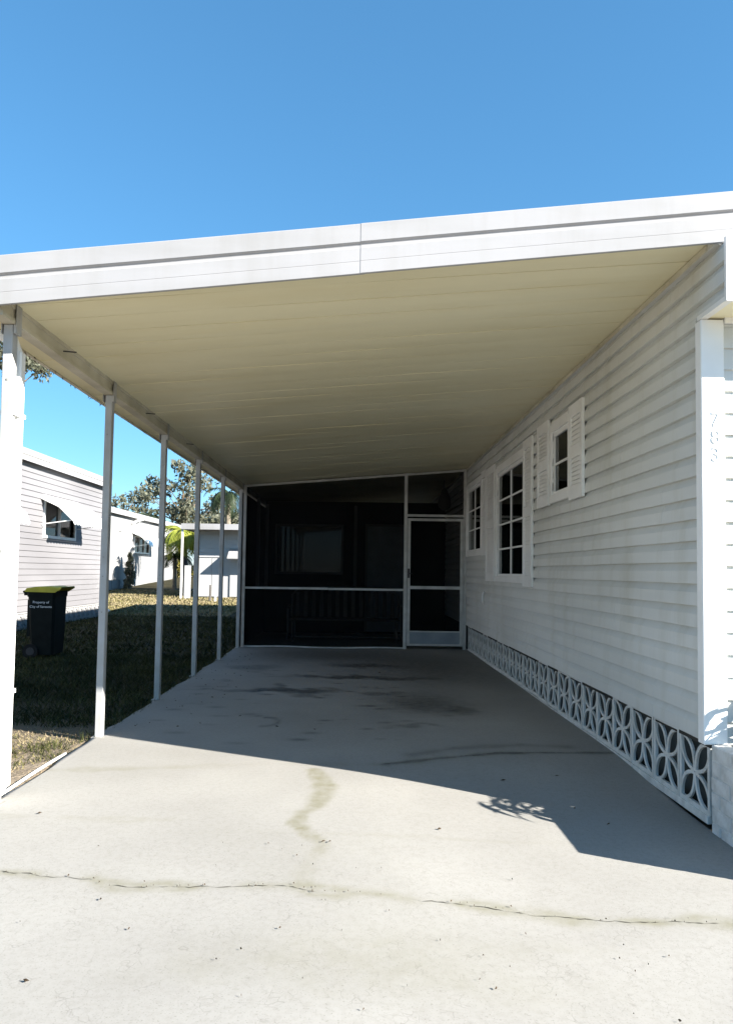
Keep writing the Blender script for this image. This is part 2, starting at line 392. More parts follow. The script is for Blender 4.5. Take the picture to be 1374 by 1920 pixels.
def ground_h(x, y):
    z = 0.0
    if y > 20: z = 0.035*min(y-20, 22)
    return z

# ------------------------------------------------------------------ ground
def build_ground():
    xs = [-1500, -400, -120, -60, -40, -30, -24, -18, -14, -11, -9, -7.5, -6.6, -6, -5, -4.2, -3.5, -3, -2.6, -2.3, -2.1, -1.98, -1.90, -1.86, -1.85, 0, 1.8, 4, 8, 12, 20, 40, 120, 400, 1500]
    ys = [-600, -120, -40, -20, -12, -8, -4, 0, 2, 3, 3.6] + [4+0.4*i for i in range(40)] + [21, 22, 23, 24, 26, 28, 30, 33, 36, 40, 42, 46, 55, 80, 140, 400, 1500]
    v = []; f = []
    for y in ys:
        for x in xs:
            z = ground_h(x, y) - 0.03 + random.uniform(-0.012, 0.012)*(abs(x) < 12)
            if -1.855 < x < 1.9 and -8.5 < y < 21: z = -0.25
            v.append((x, y, z))
    n = len(xs)
    for j in range(len(ys)-1):
        for i in range(n-1): f.append((j*n+i, j*n+i+1, (j+1)*n+i+1, (j+1)*n+i))
    me = bpy.data.meshes.new('ground'); me.from_pydata(v, [], f); me.materials.append(MATS['lawn'])
    me.polygons.foreach_set('use_smooth', [True]*len(me.polygons))
    struct(link('ground', me))
build_ground()
mb = MB(); mb.box(-60, 60, -16, -8.4, -0.06, -0.012); struct(mb.build('road', 'asphalt'))

# ------------------------------------------------------------------ concrete drive
def slab_z(x, y):
    return -0.052*smooth01(-0.3, 1.2, x)*smooth01(5.3, 3.95, y) + 0.004*np.sin(x*1.7+y*0.9)*np.sin(y*1.3)
def seg_dist(px, py, pts):
    d = np.full(px.shape, 1e9)
    for (x0, y0), (x1, y1) in zip(pts, pts[1:]):
        dx, dy = x1-x0, y1-y0; t = np.clip(((px-x0)*dx+(py-y0)*dy)/(dx*dx+dy*dy), 0, 1)
        d = np.minimum(d, np.hypot(px-x0-t*dx, py-y0-t*dy))
    return d
CRACK = [(-1.84, 3.14), (-1.55, 3.13), (-1.406, 3.11), (-1.30, 3.10), (-1.175, 3.062), (-1.02, 3.055), (-0.92, 3.00), (-0.836, 2.978), (-0.72, 2.985), (-0.60, 2.99), (-0.48, 2.983), (-0.36, 3.01), (-0.225, 3.006), (-0.15, 2.965), (-0.02, 2.955), (0.12, 2.95), (0.285, 2.919), (0.42, 2.905), (0.55, 2.875), (0.66, 2.845), (0.768, 2.837), (0.95, 2.83), (1.15, 2.825), (1.402, 2.826), (1.8, 2.82), (3.0, 2.80)]
STAIN = [(-0.23, 4.70), (-0.20, 4.50), (-0.165, 4.30), (-0.174, 4.10), (-0.24, 3.90), (-0.262, 3.72), (-0.20, 3.58), (-0.131, 3.46), (-0.16, 3.30), (-0.20, 3.02)]
JOINT2 = [(-1.84, 4.66), (-1.184, 4.724), (-0.6, 4.83), (-0.21, 4.868), (0.196, 4.885), (0.55, 5.05), (0.976, 5.20), (1.35, 5.225), (1.785, 5.24)]
def build_slab():
    xs = np.concatenate([np.arange(-1.86, 1.801, 0.025)])
    xs[-1] = 1.80
    ys = np.concatenate([[-8.4, -6, -4, -2, 0, 1], np.arange(1.5, 12.4, 0.028), [13.5, 15.5]])
    X, Y = np.meshgrid(xs, ys)
    edge = 0.012*np.sin(Y*3.1)+0.008*np.sin(Y*8.3+1)+0.003*np.sin(Y*19)
    Xe = X.copy(); Xe[:, 0] += edge[:, 0]
    Z = slab_z(X, Y)
    wob = 0.02*np.sin(X*9+Y*4)+0.015*np.sin(X*23+Y*13)+0.01*np.sin(Y*31-X*7)
    tan = np.zeros_like(X)
    dc = seg_dist(X, Y, CRACK); dc2 = np.abs(dc + wob)
    tan += 0.85*np.exp(-(dc2/0.038)**2)
    ds = seg_dist(X, Y, STAIN); wd = 0.030+0.035*smooth01(3.5, 4.2, Y)*smooth01(4.9, 4.3, Y)
    amp = 0.95*smooth01(3.2, 3.75, Y)+0.25
    tan += amp*np.exp(-(np.maximum(ds+wob*0.7, 0)/wd)**4)
    dj = seg_dist(X, Y, JOINT2)
    tan += 0.55*np.exp(-(np.abs(dj+wob)/0.045)**2)*(0.6+0.4*np.sin(X*3))
    tan += 0.30*np.exp(-(np.abs(seg_dist(X, Y, [(-1.84, 3.80), (-1.4, 3.79), (-0.9, 3.77)])+wob)/0.03)**2)
    for cx, cy, rx, ry, a in [(-0.05, 2.5, .35, .16, .35), (0.35, 2.35, .4, .12, .25), (-0.5, 2.38, .15, .1, .22), (0.6, 2.6, .25, .07, .18)]:
        tan += a*np.exp(-(((X-cx+wob*2)/rx)**2+((Y-cy+wob)/ry)**2))
    oil_shade = np.zeros_like(X)
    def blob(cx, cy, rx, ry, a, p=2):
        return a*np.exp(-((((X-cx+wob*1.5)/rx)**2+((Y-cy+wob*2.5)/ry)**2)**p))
    oil_shade += blob(-0.62, 7.80, 0.46, 0.17, 0.95) + blob(-0.45, 7.50, 0.18, 0.14, 0.6) + blob(-0.78, 8.15, 0.10, 0.20, 0.7) + blob(-1.25, 7.75, 0.45, 0.07, .5)
    oil_shade += blob(-0.15, 8.85, 0.62, 0.13, 0.8) + blob(0.55, 8.75, 0.5, 0.10, 0.45)
    oil_shade += blob(0.62, 7.1, 0.42, 0.55, 0.75, 1) + blob(0.95, 6.75, 0.15, 0.2, 0.5) + blob(0.25, 7.7, 0.25, 0.12, 0.45) + blob(0.5, 6.1, 0.22, 0.06, .45)
    oil_shade += blob(1.0, 9.5, 0.9, 1.5, 0.75, 1) + blob(-0.5, 11.0, 1.5, 1.0, 0.75, 1) + blob(-1.3, 9.6, 0.35, 0.25, 0.5) + blob(0.1, 9.9, 0.5, 0.2, 0.5)  # oil stains; the broad deep-floor blobs are strengthened to stand in for shade
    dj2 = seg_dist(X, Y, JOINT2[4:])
    oil_shade += 0.75*np.exp(-(np.abs(dj2-0.005+0.3*wob)/0.018)**2) + 0.40*np.exp(-(np.abs(seg_dist(X, Y, [(0.4, 5.15), (0.7, 5.33), (1.2, 5.45), (1.5, 5.40)])+0.6*wob)/0.05)**2)
    ring = np.abs(np.hypot((X+0.72)/1.0, (Y-6.2)/1.6)-0.11); oil_shade += 0.5*np.exp(-(ring/0.022)**2)*(X > -0.74)
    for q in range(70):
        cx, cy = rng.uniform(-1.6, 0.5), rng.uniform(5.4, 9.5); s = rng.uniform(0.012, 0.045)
        oil_shade += rng.uniform(0.3, 0.8)*np.exp(-(((X-cx)/(s*1.8))**2+((Y-cy)/s)**2))
    # control joint, faint
    tan += 0.35*np.exp(-(np.abs(Y-3.61+0.2*wob)/0.014)**2)*(0.5+0.5*np.sin(X*2.2+1))
    worn = smooth01(3.9, 2.7, Y)
    v = [tuple(q) for q in np.stack([Xe, Y, Z], -1).reshape(-1, 3)]
    ny, nx = X.shape; f = []
    for j in range(ny-1):
        b = j*nx
        for i in range(nx-1): f.append((b+i, b+i+1, b+nx+i+1, b+nx+i))
    # left edge skirt
    n0 = len(v); v += [(q[0]-0.004, q[1], -0.12) for q in (v[j*nx] for j in range(ny))]
    for j in range(ny-1): f.append((j*nx, (j+1)*nx, n0+j+1, n0+j))
    me = bpy.data.meshes.new('driveway'); me.from_pydata(v, [], f); me.materials.append(MATS['concrete'])
    for nm, A in (('tan', tan), ('oil_shade', oil_shade), ('worn', worn)):
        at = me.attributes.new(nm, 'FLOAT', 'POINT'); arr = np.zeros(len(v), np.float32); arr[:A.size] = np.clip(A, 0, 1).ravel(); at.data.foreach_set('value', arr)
    me.polygons.foreach_set('use_smooth', [True]*len(me.polygons))
    return struct(link('driveway', me))
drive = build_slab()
mb = MB(); mb.box(1.802, 5.2, -8.4, 3.08, -0.12, -0.056); struct(mb.build('path', 'concrete'))

def crack_strip(pts, name, wmax, gaps, seed):
    rnd = random.Random(seed); mb = MB(); prev = None
    P = []
    for (x0, y0), (x1, y1) in zip(pts, pts[1:]):
        n = max(2, int(math.hypot(x1-x0, y1-y0)/0.018))
        for i in range(n): P.append((x0+(x1-x0)*i/n, y0+(y1-y0)*i/n))
    oy = 0; on = True
    for i, (x, y) in enumerate(P):
        oy = 0.75*oy + rnd.uniform(-0.006, 0.006)
        if rnd.random() < 0.16: on = rnd.random() > gaps
        ww = rnd.uniform(0.12, 1)**1.8*wmax if on else 0
        yy = y+oy; z = float(slab_z(np.array(x), np.array(yy)))+0.002
        cur = ((x, yy-ww/2, z), (x, yy+ww/2, z))
        if prev and (ww > 0 or pw > 0): mb.quad(prev[0], cur[0], cur[1], prev[1])
        prev = cur; pw = ww
    return mb.build(name, 'crack_dark', drive)
crack_strip(CRACK, 'crack', 0.0065, 0.22, 3)
crack_strip(JOINT2[4:], 'crack', 0.010, 0.25, 5)
crack_strip(STAIN[5:], 'crack', 0.006, 0.8, 9)

# ------------------------------------------------------------------ carport: roof, fascia, beam, posts
def build_carport():
    t = thing('carport', 'beige-ceilinged white aluminium carport with slim posts beside the grey home', 'carport', (0, 0, 0))
    pitch = 0.2465; y = 3.715; i = 0
    xl, xr = -2.09, 1.768
    roof = sub('roof', t)
    while y < YEND:
        y1 = min(y+pitch, YEND); d = random.uniform(-0.0006, 0.0006); mb = MB(); g = 0.005
        # slightly bowed pan with a recessed seam on its far edge
        prof = [(y+0.0005, 0.020), (y+0.001, 0.0), (y+0.06, -0.0012), (y+pitch*0.55, -0.002), (y1-g-0.001, 0.0), (y1-g, 0.020), (y1-0.0005, 0.020)]
        nsx = 9
        for a, b in zip(prof, prof[1:]):
            for k in range(nsx):
                xa = xl+(xr-xl)*k/nsx; xb = xl+(xr-xl)*(k+1)/nsx
                sag = lambda x: 0.0014*math.sin(x*2.1+i*1.7)+0.0006*math.sin(x*5+i*2.9)
                ys = lambda x: FASY(x)+0.03 if i == 0 else y        # the first pan is cut to the line of the fascia
                q = lambda x, p: (x, ys(x)+(p[0]-y)/(y1-y)*(y1-ys(x)), CEIL(x)+p[1]+d+sag(x))
                mb.quad(q(xa, a), q(xb, a), q(xb, b), q(xa, b))
        top = lambda x: CEIL(x)+0.075
        mb.quad((xl, ys(xl), top(xl)), (xr, ys(xr), top(xr)), (xr, y1, top(xr)), (xl, y1, top(xl)))
        mb.quad((xl, ys(xl), CEIL(xl)-0.003), (xl, y1, CEIL(xl)-0.003), (xl, y1, top(xl)), (xl, ys(xl), top(xl)))
        if y+pitch >= YEND: mb.quad((xl, y1, CEIL(xl)), (xr, y1, CEIL(xr)), (xr, y1, top(xr)), (xl, y1, top(xl)))
        me = mb.mesh('ceiling_panel', 'ceiling_paint')
        link('ceiling_panel', me, roof); y += pitch; i += 1
    # front fascia in two lengths with a visible seam; profile swept along X
    def fz(x): return 2.527 + 0.0955*(x + 1.785)          # bottom edge
    prof = [(0.0, 0.004), (0.0, -0.006), (0.003, -0.010), (0.060, -0.0100), (0.061, -0.0094), (0.064, -0.0094), (0.065, -0.0105), (0.128, -0.0110), (0.130, -0.009), (0.136, 0.001), (0.148, 0.003), (0.155, 0.000),
            (0.160, -0.008), (0.163, -0.011), (0.250, -0.012), (0.254, -0.010), (0.256, 0.02), (0.256, 0.05)]
    fas = sub('fascia', t)
    for (xa, xb, dz, oy) in ((-2.12, 0.02, 0, 0), (0.0, 5.4, 0.0012, -0.0014)):
        mb = MB(); n = len(prof); st = [xa + (xb-xa)*k/14 for k in range(15)]
        for x in st:
            wv = 0.0018*math.sin(x*3.1)+0.001*math.sin(x*8)
            for (h, o) in prof: mb.v.append((x, FASY(x)+o+oy+wv, fz(x)+h+dz+wv*0.8))
        for k in range(14):
            for j in range(n-1): mb.f.append((k*n+j, (k+1)*n+j, (k+1)*n+j+1, k*n+j+1))
        mb.f.append(tuple(range(n))); mb.f.append(tuple(14*n+q for q in reversed(range(n))))
        mb.build('fascia_length', 'fascia_paint', fas)
    # eave lip along the left overhang, a little ragged with debris
    mb = MB(); mb.box(-2.115, -2.091, 3.80, YEND, CEIL(-2.09)-0.012, CEIL(-2.09)+0.085); mb.build('eave_lip', 'beam_paint', t)
    # beam: ribbed channel seen from inside
    zt = CEIL(-1.85)+0.004; zb = zt-0.105
    bp = [(0.030, zt), (0.030, zt-0.022), (0.022, zt-0.026), (0.022, zt-0.070), (0.030, zt-0.076), (0.034, zb+0.012), (0.034, zb), (-0.034, zb), (-0.034, zb+0.012), (-0.026, zt-0.07), (-0.026, zt-0.03), (-0.03, zt)]
    mb = MB(); mb.prism(bp, lambda p: (XP+p[0], 3.80, p[1]), lambda p: (XP+p[0], YEND-0.02, p[1])); mb.build('beam', 'beam_paint', t)
    # posts
    Y2, SP = 5.575, 1.6
    for k in range(-1, 5):
        yk = Y2+SP*k; p = sub('post', t, (XP, yk, 0)); px, py = 0.025, 0.031
        lean = random.uniform(-0.004, 0.004)
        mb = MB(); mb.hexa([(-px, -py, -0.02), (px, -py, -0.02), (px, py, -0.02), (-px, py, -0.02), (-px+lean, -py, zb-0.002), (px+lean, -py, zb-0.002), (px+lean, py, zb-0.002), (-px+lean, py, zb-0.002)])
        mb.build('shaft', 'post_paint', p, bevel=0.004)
        mb = MB(); mb.box(px+0.0005 if False else 0.0365, 0.0400, -py, py, zb-0.05, zt-0.004); mb.box(-0.0400, -0.0365, -py, py, zb-0.05, zt-0.10)
        mb.box(0.0255, 0.0366, -py, py, zb-0.05, zb-0.004)
        mb.build('saddle_bracket', 'post_paint', p)
        mb = MB(); mb.box(-0.045, 0.045, -0.045, 0.045, -0.018, 0.004); mb.build('base_plate', 'screw', p)
        mb = MB()
        for zz in (1.16, 1.30, 0.9, 2.2): mb.box(-0.004, 0.004, -py-0.003, -py-0.0005, zz-0.004, zz+0.004)
        mb.build('screw', 'screw', p)
    # wall hanger trim where the ceiling meets the siding
    mb = MB(); zz = CEIL(1.77)-0.006; mb.box(1.752, 1.769, 3.75, YEND, zz-0.030, zz-0.001); mb.build('wall_channel', 'beam_paint', t)
    # dangling bolts on the beam
    for yy in (4.62, 5.15+1.3, 8.0):
        mb = MB(); mb.tube([(XP+0.022, yy, zt-0.052), (XP+0.10, yy+0.01, zt-0.055)], 0.004, 6); mb.build('bolt', 'metal_dark', t)
    return t
carport = build_carport()
def build_downspout():
    x, y = XP-0.006, 4.072
    t = thing('downspout', 'pale square downspout strapped behind the nearest carport post', 'downspout', (x, y, 0))
    mb = MB(); mb.box(-0.033, 0.033, -0.030, 0.030, 0.06, 2.38); mb.build('pipe', 'white_paint', t, bevel=0.008)
    mb = MB(); mb.tube([(0, 0, 2.36), (-0.03, 0, 2.45), (-0.22, 0, 2.52), (-0.245, 0, 2.60)], 0.032, 8); mb.build('elbow', 'white_paint', t)
    mb = MB(); mb.tube([(0, 0, 0.08), (-0.02, -0.01, 0.03), (-0.14, -0.02, -0.005)], 0.032, 8); mb.build('outlet', 'white_paint', t)
    for zz in (2.02, 0.55): mb = MB(); mb.box(-0.036, 0.040, -0.10, 0.034, zz, zz+0.022); mb.build('strap', 'white_paint', t)
build_downspout()

# ------------------------------------------------------------------ the home
def build_house():
    t = thing('mobile_home', 'grey lap-sided mobile home with white shuttered windows along the carport', 'house', (0, 0, 0))
    mp = lambda u, z, o: (XW-o, u, z)
    ZS, ZT = 0.395, 2.93
    W1 = (6.26, 6.78, 1.93, 2.50)      # small
    W2 = (7.95, 9.45, 1.19, 2.47)      # big
    W3 = (10.70, 12.02, 1.55, 2.53)    # rear
    holes = [W1, W2, W3]
    wv = lambda u, z: math.sin(u*2.3+z*5.1)+0.6*math.sin(u*5.7-z*9.3)
    mpw = lambda u, z, o: (XW-o-(0.0016*wv(u, z) if o > 0 else 0), u, z+(0.0015*wv(u*1.3+4, z*0.4) if o > 0.02 else 0))
    side = wall_slab(t, mp, YC, YEND, ZS-0.04, ZT+0.15, holes, 0.10, 'interior', 'side_wall')
    siding(side, mpw, 3.578, YEND, ZS, ZT, holes+[(3.4, YC+0.045, 0, 2.573), (3.4, 3.668, 2.862, 3.5)], 'siding', joints=True)
    # gable overhang: the side wall runs 0.28 m further forward above 2.57 m
    ov = sub('gable_overhang', t)
    mb = MB(); mb.box(XW+0.006, 5.6, 3.57, YC, 2.60, 2.855); mb.build('overhang_box', 'white_paint', ov)
    mb = MB(); mb.box(XW-0.033, 5.6, 3.548, 3.5695, 2.545, 2.862); mb.build('overhang_fascia', 'white_paint', ov)
    mb = MB(); mb.box(XW-0.033, XW+0.0055, 3.570, YC+0.02, 2.548, 2.5725); mb.build('soffit_trim', 'white_paint', ov)
    mb = MB(); mb.box(XW+0.006, 5.6, 3.570, YC-0.0, 2.555, 2.5985); mb.build('soffit', 'ceiling_paint', ov)
    mb = MB(); mb.box(XW+0.09, 5.6, YC-0.030, YC-0.018, 2.525, 2.555); mb.build('soffit_mould', 'white_paint', ov)
    # front wall
    fm = lambda u, z, o: (u, YC-o, z)
    W4 = (3.0, 4.6, 1.1, 2.2)
    front = wall_slab(t, fm, XW+0.11, 5.6, ZS-0.04, 2.86, [W4], 0.10, 'interior', 'front_wall')
    siding(front, fm, XW+0.088, 5.6, ZS-0.02, 2.56, [W4], 'siding', lap='plain', deep=0.018)
    fw_ = sub('window', t); mb = MB()
    for a in ((2.93, 3.0, 1.03, 2.27), (4.6, 4.67, 1.03, 2.27), (3.0, 4.6, 1.03, 1.1), (3.0, 4.6, 2.2, 2.27), (3.78, 3.82, 1.1, 2.2)): obox(mb, fm, a[0], a[1], a[2], a[3], -0.05, 0.035)
    mb.build('frame', 'white_paint', fw_); mb = MB(); obox(mb, fm, 3.0, 4.6, 1.1, 2.2, -0.03, -0.024); mb.build('pane', 'glass', fw_)
    # corner post: a side face and a front face
    mb = MB(); mb.box(XW-0.033, XW+0.088, YC-0.022, YC+0.046, ZS-0.02, 2.546); mb.build('corner_trim', 'white_paint', t, bevel=0.004)
    # remaining shell (unseen sides and roof keep the rooms dark)
    mb = MB(); mb.box(XW+0.10, 5.6, YEND-0.1, YEND, ZS, 3.25); mb.build('rear_wall', 'siding', t)
    mb = MB(); mb.box(5.5, 5.6, YC, YEND, ZS-0.04, 3.25); mb.build('far_side_wall', 'siding', t)
    mb = MB(); mb.box(XW+0.10, 5.5, YC+0.10, YEND-0.1, ZS-0.04, ZS+0.02); mb.build('floor_deck', 'interior', t)
    mb = MB(); mb.prism([(XW+0.0, 3.02), (3.7, 3.14), (5.75, 3.02), (5.75, 3.12), (3.7, 3.27), (XW-0.02, 3.10)], lambda p: (p[0], 4.4, p[1]), lambda p: (p[0], YEND+0.2, p[1])); mb.build('main_roof', 'roof_top', t)
    # house number, three raised digits down the corner trim
    nums = sub('house_number', t)
    for ch, zz in (('7', 1.99), ('8', 1.90), ('3', 1.81)):
        me = text_mesh('digit', ch, 0.105, 'white_paint', 0.002); o = link('digit', me, nums); o.rotation_euler = (R(90), 0, 0); o.location = (XW+0.040, YC-0.0243, zz)
    # windows
    def window(wr, cols, rows, sill=0.0, curtain=False, fr=0.07):
        u0, u1, z0, z1 = wr; wt = sub('window', t)
        mb = MB()
        for a in ((u0-fr, u0, z0-fr, z1+fr), (u1, u1+fr, z0-fr, z1+fr), (u0, u1, z0-fr, z0), (u0, u1, z1, z1+fr+0.02)): obox(mb, mp, *a, 0.001, 0.042)
        mb.build('frame', 'white_paint', wt, bevel=0.004)
        mb = MB()
        for a in ((u0, u0+0.022, z0, z1), (u1-0.022, u1, z0, z1), (u0+0.022, u1-0.022, z0, z0+0.028), (u0+0.022, u1-0.022, z1-0.045, z1)): obox(mb, mp, *a, -0.010, 0.024)
        mb.build('jamb', 'white_paint', wt)
        a0, a1, b0, b1 = u0+0.022, u1-0.022, z0+0.028, z1-0.045
        du = (a1-a0)/cols; dz = (b1-b0)/rows
        for c in range(1, cols):
            mb = MB(); obox(mb, mp, a0+c*du-0.022, a0+c*du+0.022, b0, b1, 0.000, 0.016); mb.build('mullion', 'white_paint', wt)
        for c in range(cols):
            for r in range(rows):
                p0, p1 = a0+c*du+(0.023 if c else 0.001), a0+(c+1)*du-(0.023 if c < cols-1 else 0.001)
                q0, q1 = b0+r*dz+(0.011 if r else 0.001), b0+(r+1)*dz-(0.011 if r < rows-1 else 0.001)
                mb = MB(); obox(mb, mp, p0, p1, q0, q1, 0.003, 0.008); mb.build('pane', 'glass', wt)
        for c in range(cols):
            for r in range(1, rows):
                p0, p1 = a0+c*du+(0.023 if c else 0.001), a0+(c+1)*du-(0.023 if c < cols-1 else 0.001)
                mb = MB(); obox(mb, mp, p0, p1, b0+r*dz-0.010, b0+r*dz+0.010, 0.001, 0.015); mb.build('glazing_bar', 'white_paint', wt)
        if curtain:
            mb = MB(); n = 26; ua, ub = curtain
            for k in range(n):
                y0, y1 = ua+(ub-ua)*k/n, ua+(ub-ua)*(k+1)/n; o0, o1 = 0.03*math.sin(k*1.9), 0.03*math.sin((k+1)*1.9)
                mb.quad((XW+0.20+o0, y0, z0), (XW+0.20+o1, y1, z0), (XW+0.20+o1, y1, z1), (XW+0.20+o0, y0, z1))
            mb.build('curtain', 'curtain', wt)
        return wt
    window(W1, 1, 2); window(W2, 2, 4); window(W3, 2, 3, curtain=(11.35, 12.0))
    mb = MB(); mb.box(XW+0.001, XW+0.08, 6.27, 6.77, 1.95, 1.972); 
    def shutter(u0, u1, z0, z1, mid, lab=None):
        s = MB(); fr = 0.055; o0, o1 = 0.026, 0.050
        for a in ((u0, u0+fr, z0, z1), (u1-fr, u1, z0, z1), (u0+fr, u1-fr, z0, z0+0.11), (u0+fr, u1-fr, z1-0.10, z1), (u0+fr, u1-fr, mid-0.05, mid+0.05)): obox(s, mp, *a, o0, o1)
        obox(s, mp, u0+fr, u1-fr, z0+0.11, z1-0.10, o0+0.001, o0+0.004)
        so = s.build('shutter', 'white_paint', t)
        l = MB()
        for (za, zb) in ((z0+0.115, mid-0.055), (mid+0.055, z1-0.105)):
            n = max(3, int((zb-za)/0.034)); h = (zb-za)/n
            for k in range(n):
                z = za+k*h
                l.hexa([mp(u0+fr, z, o1-0.008), mp(u1-fr, z, o1-0.008), mp(u1-fr, z, o1-0.003), mp(u0+fr, z, o1-0.003),
                        mp(u0+fr, z+h*0.95, o0+0.006), mp(u1-fr, z+h*0.95, o0+0.006), mp(u1-fr, z+h*0.95, o0+0.011), mp(u0+fr, z+h*0.95, o0+0.011)])
        l.build('louvres', 'white_paint', so)
        return so
    shutter(5.83, 6.20, 1.83, 2.605, 2.215); shutter(6.88, 7.30, 1.85, 2.64, 2.24)
    shutter(7.53, 7.925, 1.09, 2.612, 1.86); shutter(9.60, 10.20, 1.12, 2.62, 1.87)
    shutter(10.225, 10.60, 1.47, 2.64, 2.06)
    # skirting
    sk = sub('skirting', t)
    n = 23; per = (YB-0.02-(YC+0.0))/n
    def lattice():
        mb = MB(); L, H, d0, d1 = per-0.006, 0.365, 0.0, 0.017
        def bar(a, b, c, d): mb.hexa([(d0, a, c), (d1, a, c), (d1, b, c), (d0, b, c), (d0, a, d), (d1, a, d), (d1, b, d), (d0, b, d)])
        bar(0.003, 0.026, 0.0, H); bar(L-0.020, L+0.003, 0.0, H); bar(0.026, L-0.020, 0.0, 0.026); bar(0.026, L-0.020, H-0.010, H)
        cx, cz = L/2, H/2
        for sx in (-1, 1):
            for sz in (-1, 1):
                a = Vector((cx+sx*0.004, cz+sz*0.004)); b = Vector((cx+sx*(L/2-0.006), cz+sz*(H/2-0.008))); m = (a+b)/2; dd = (b-a); nn = Vector((-dd.y, dd.x)).normalized()
                for sg in (-1, 1):
                    bulge = dd.length*0.235; P = []
                    for k in range(9):
                        q = k/8; P.append(a+dd*q+nn*sg*bulge*4*q*(1-q)*(0.85+0.15*4*q*(1-q)))
                    wd = 0.0095
                    for k in range(8):
                        p, q = P[k], P[k+1]; tg = (q-p).normalized(); m_ = Vector((-tg.y, tg.x))*wd
                        c = [p-m_, p+m_, q+m_, q-m_]
                        mb.hexa([(d0+0.002, c[0].x, c[0].y), (d1-0.002, c[0].x, c[0].y), (d1-0.002, c[3].x, c[3].y), (d0+0.002, c[3].x, c[3].y),
                                 (d0+0.002, c[1].x, c[1].y), (d1-0.002, c[1].x, c[1].y), (d1-0.002, c[2].x, c[2].y), (d0+0.002, c[2].x, c[2].y)])
        return mb.mesh('lattice_block', 'lattice_paint')
    me = lattice()
    for k in range(n):
        link('lattice_block', me, sk, (XW+0.006+random.uniform(-0.003, 0.003), YC+0.004+k*per, 0.012+random.uniform(-0.004, 0.004)))
    mb = MB(); mb.box(XW+0.10, XW+0.13, YC, YEND, -0.06, ZS); mb.build('backing', 'skirt_backing', sk)
    mb = MB(); mb.box(XW+0.0, XW+0.095, YC+0.01, YB, ZS-0.018, ZS-0.004); mb.build('top_rail', 'lattice_paint', sk)
    y = YC+0.01
    while y < YB-0.1:      # concrete footing strips under the blocks
        ln = random.uniform(0.9, 1.4); y1 = min(y+ln, YB); zj = random.uniform(-0.004, 0.003)
        mb = MB(); mb.box(XW-0.002, XW+0.05, y+0.006, y1-0.004, -0.030, 0.011+zj); mb.build('footing', 'mortar', sk, bevel=0.003); y = y1
    # bent cable hook low on the wall
    mb = MB(); P = []
    for k in range(9):
        th = R(-80+k*20); P.append((XW-0.02-0.07*math.cos(th)*0.6, 10.40-0.05*math.cos(th), 0.885+0.085*math.sin(th)))
    mb.tube(P, [0.014]+[0.012]*7+[0.014], 8); mb.build('wall_hook', 'white_paint', t, smooth=True)
    return t
house = build_house()

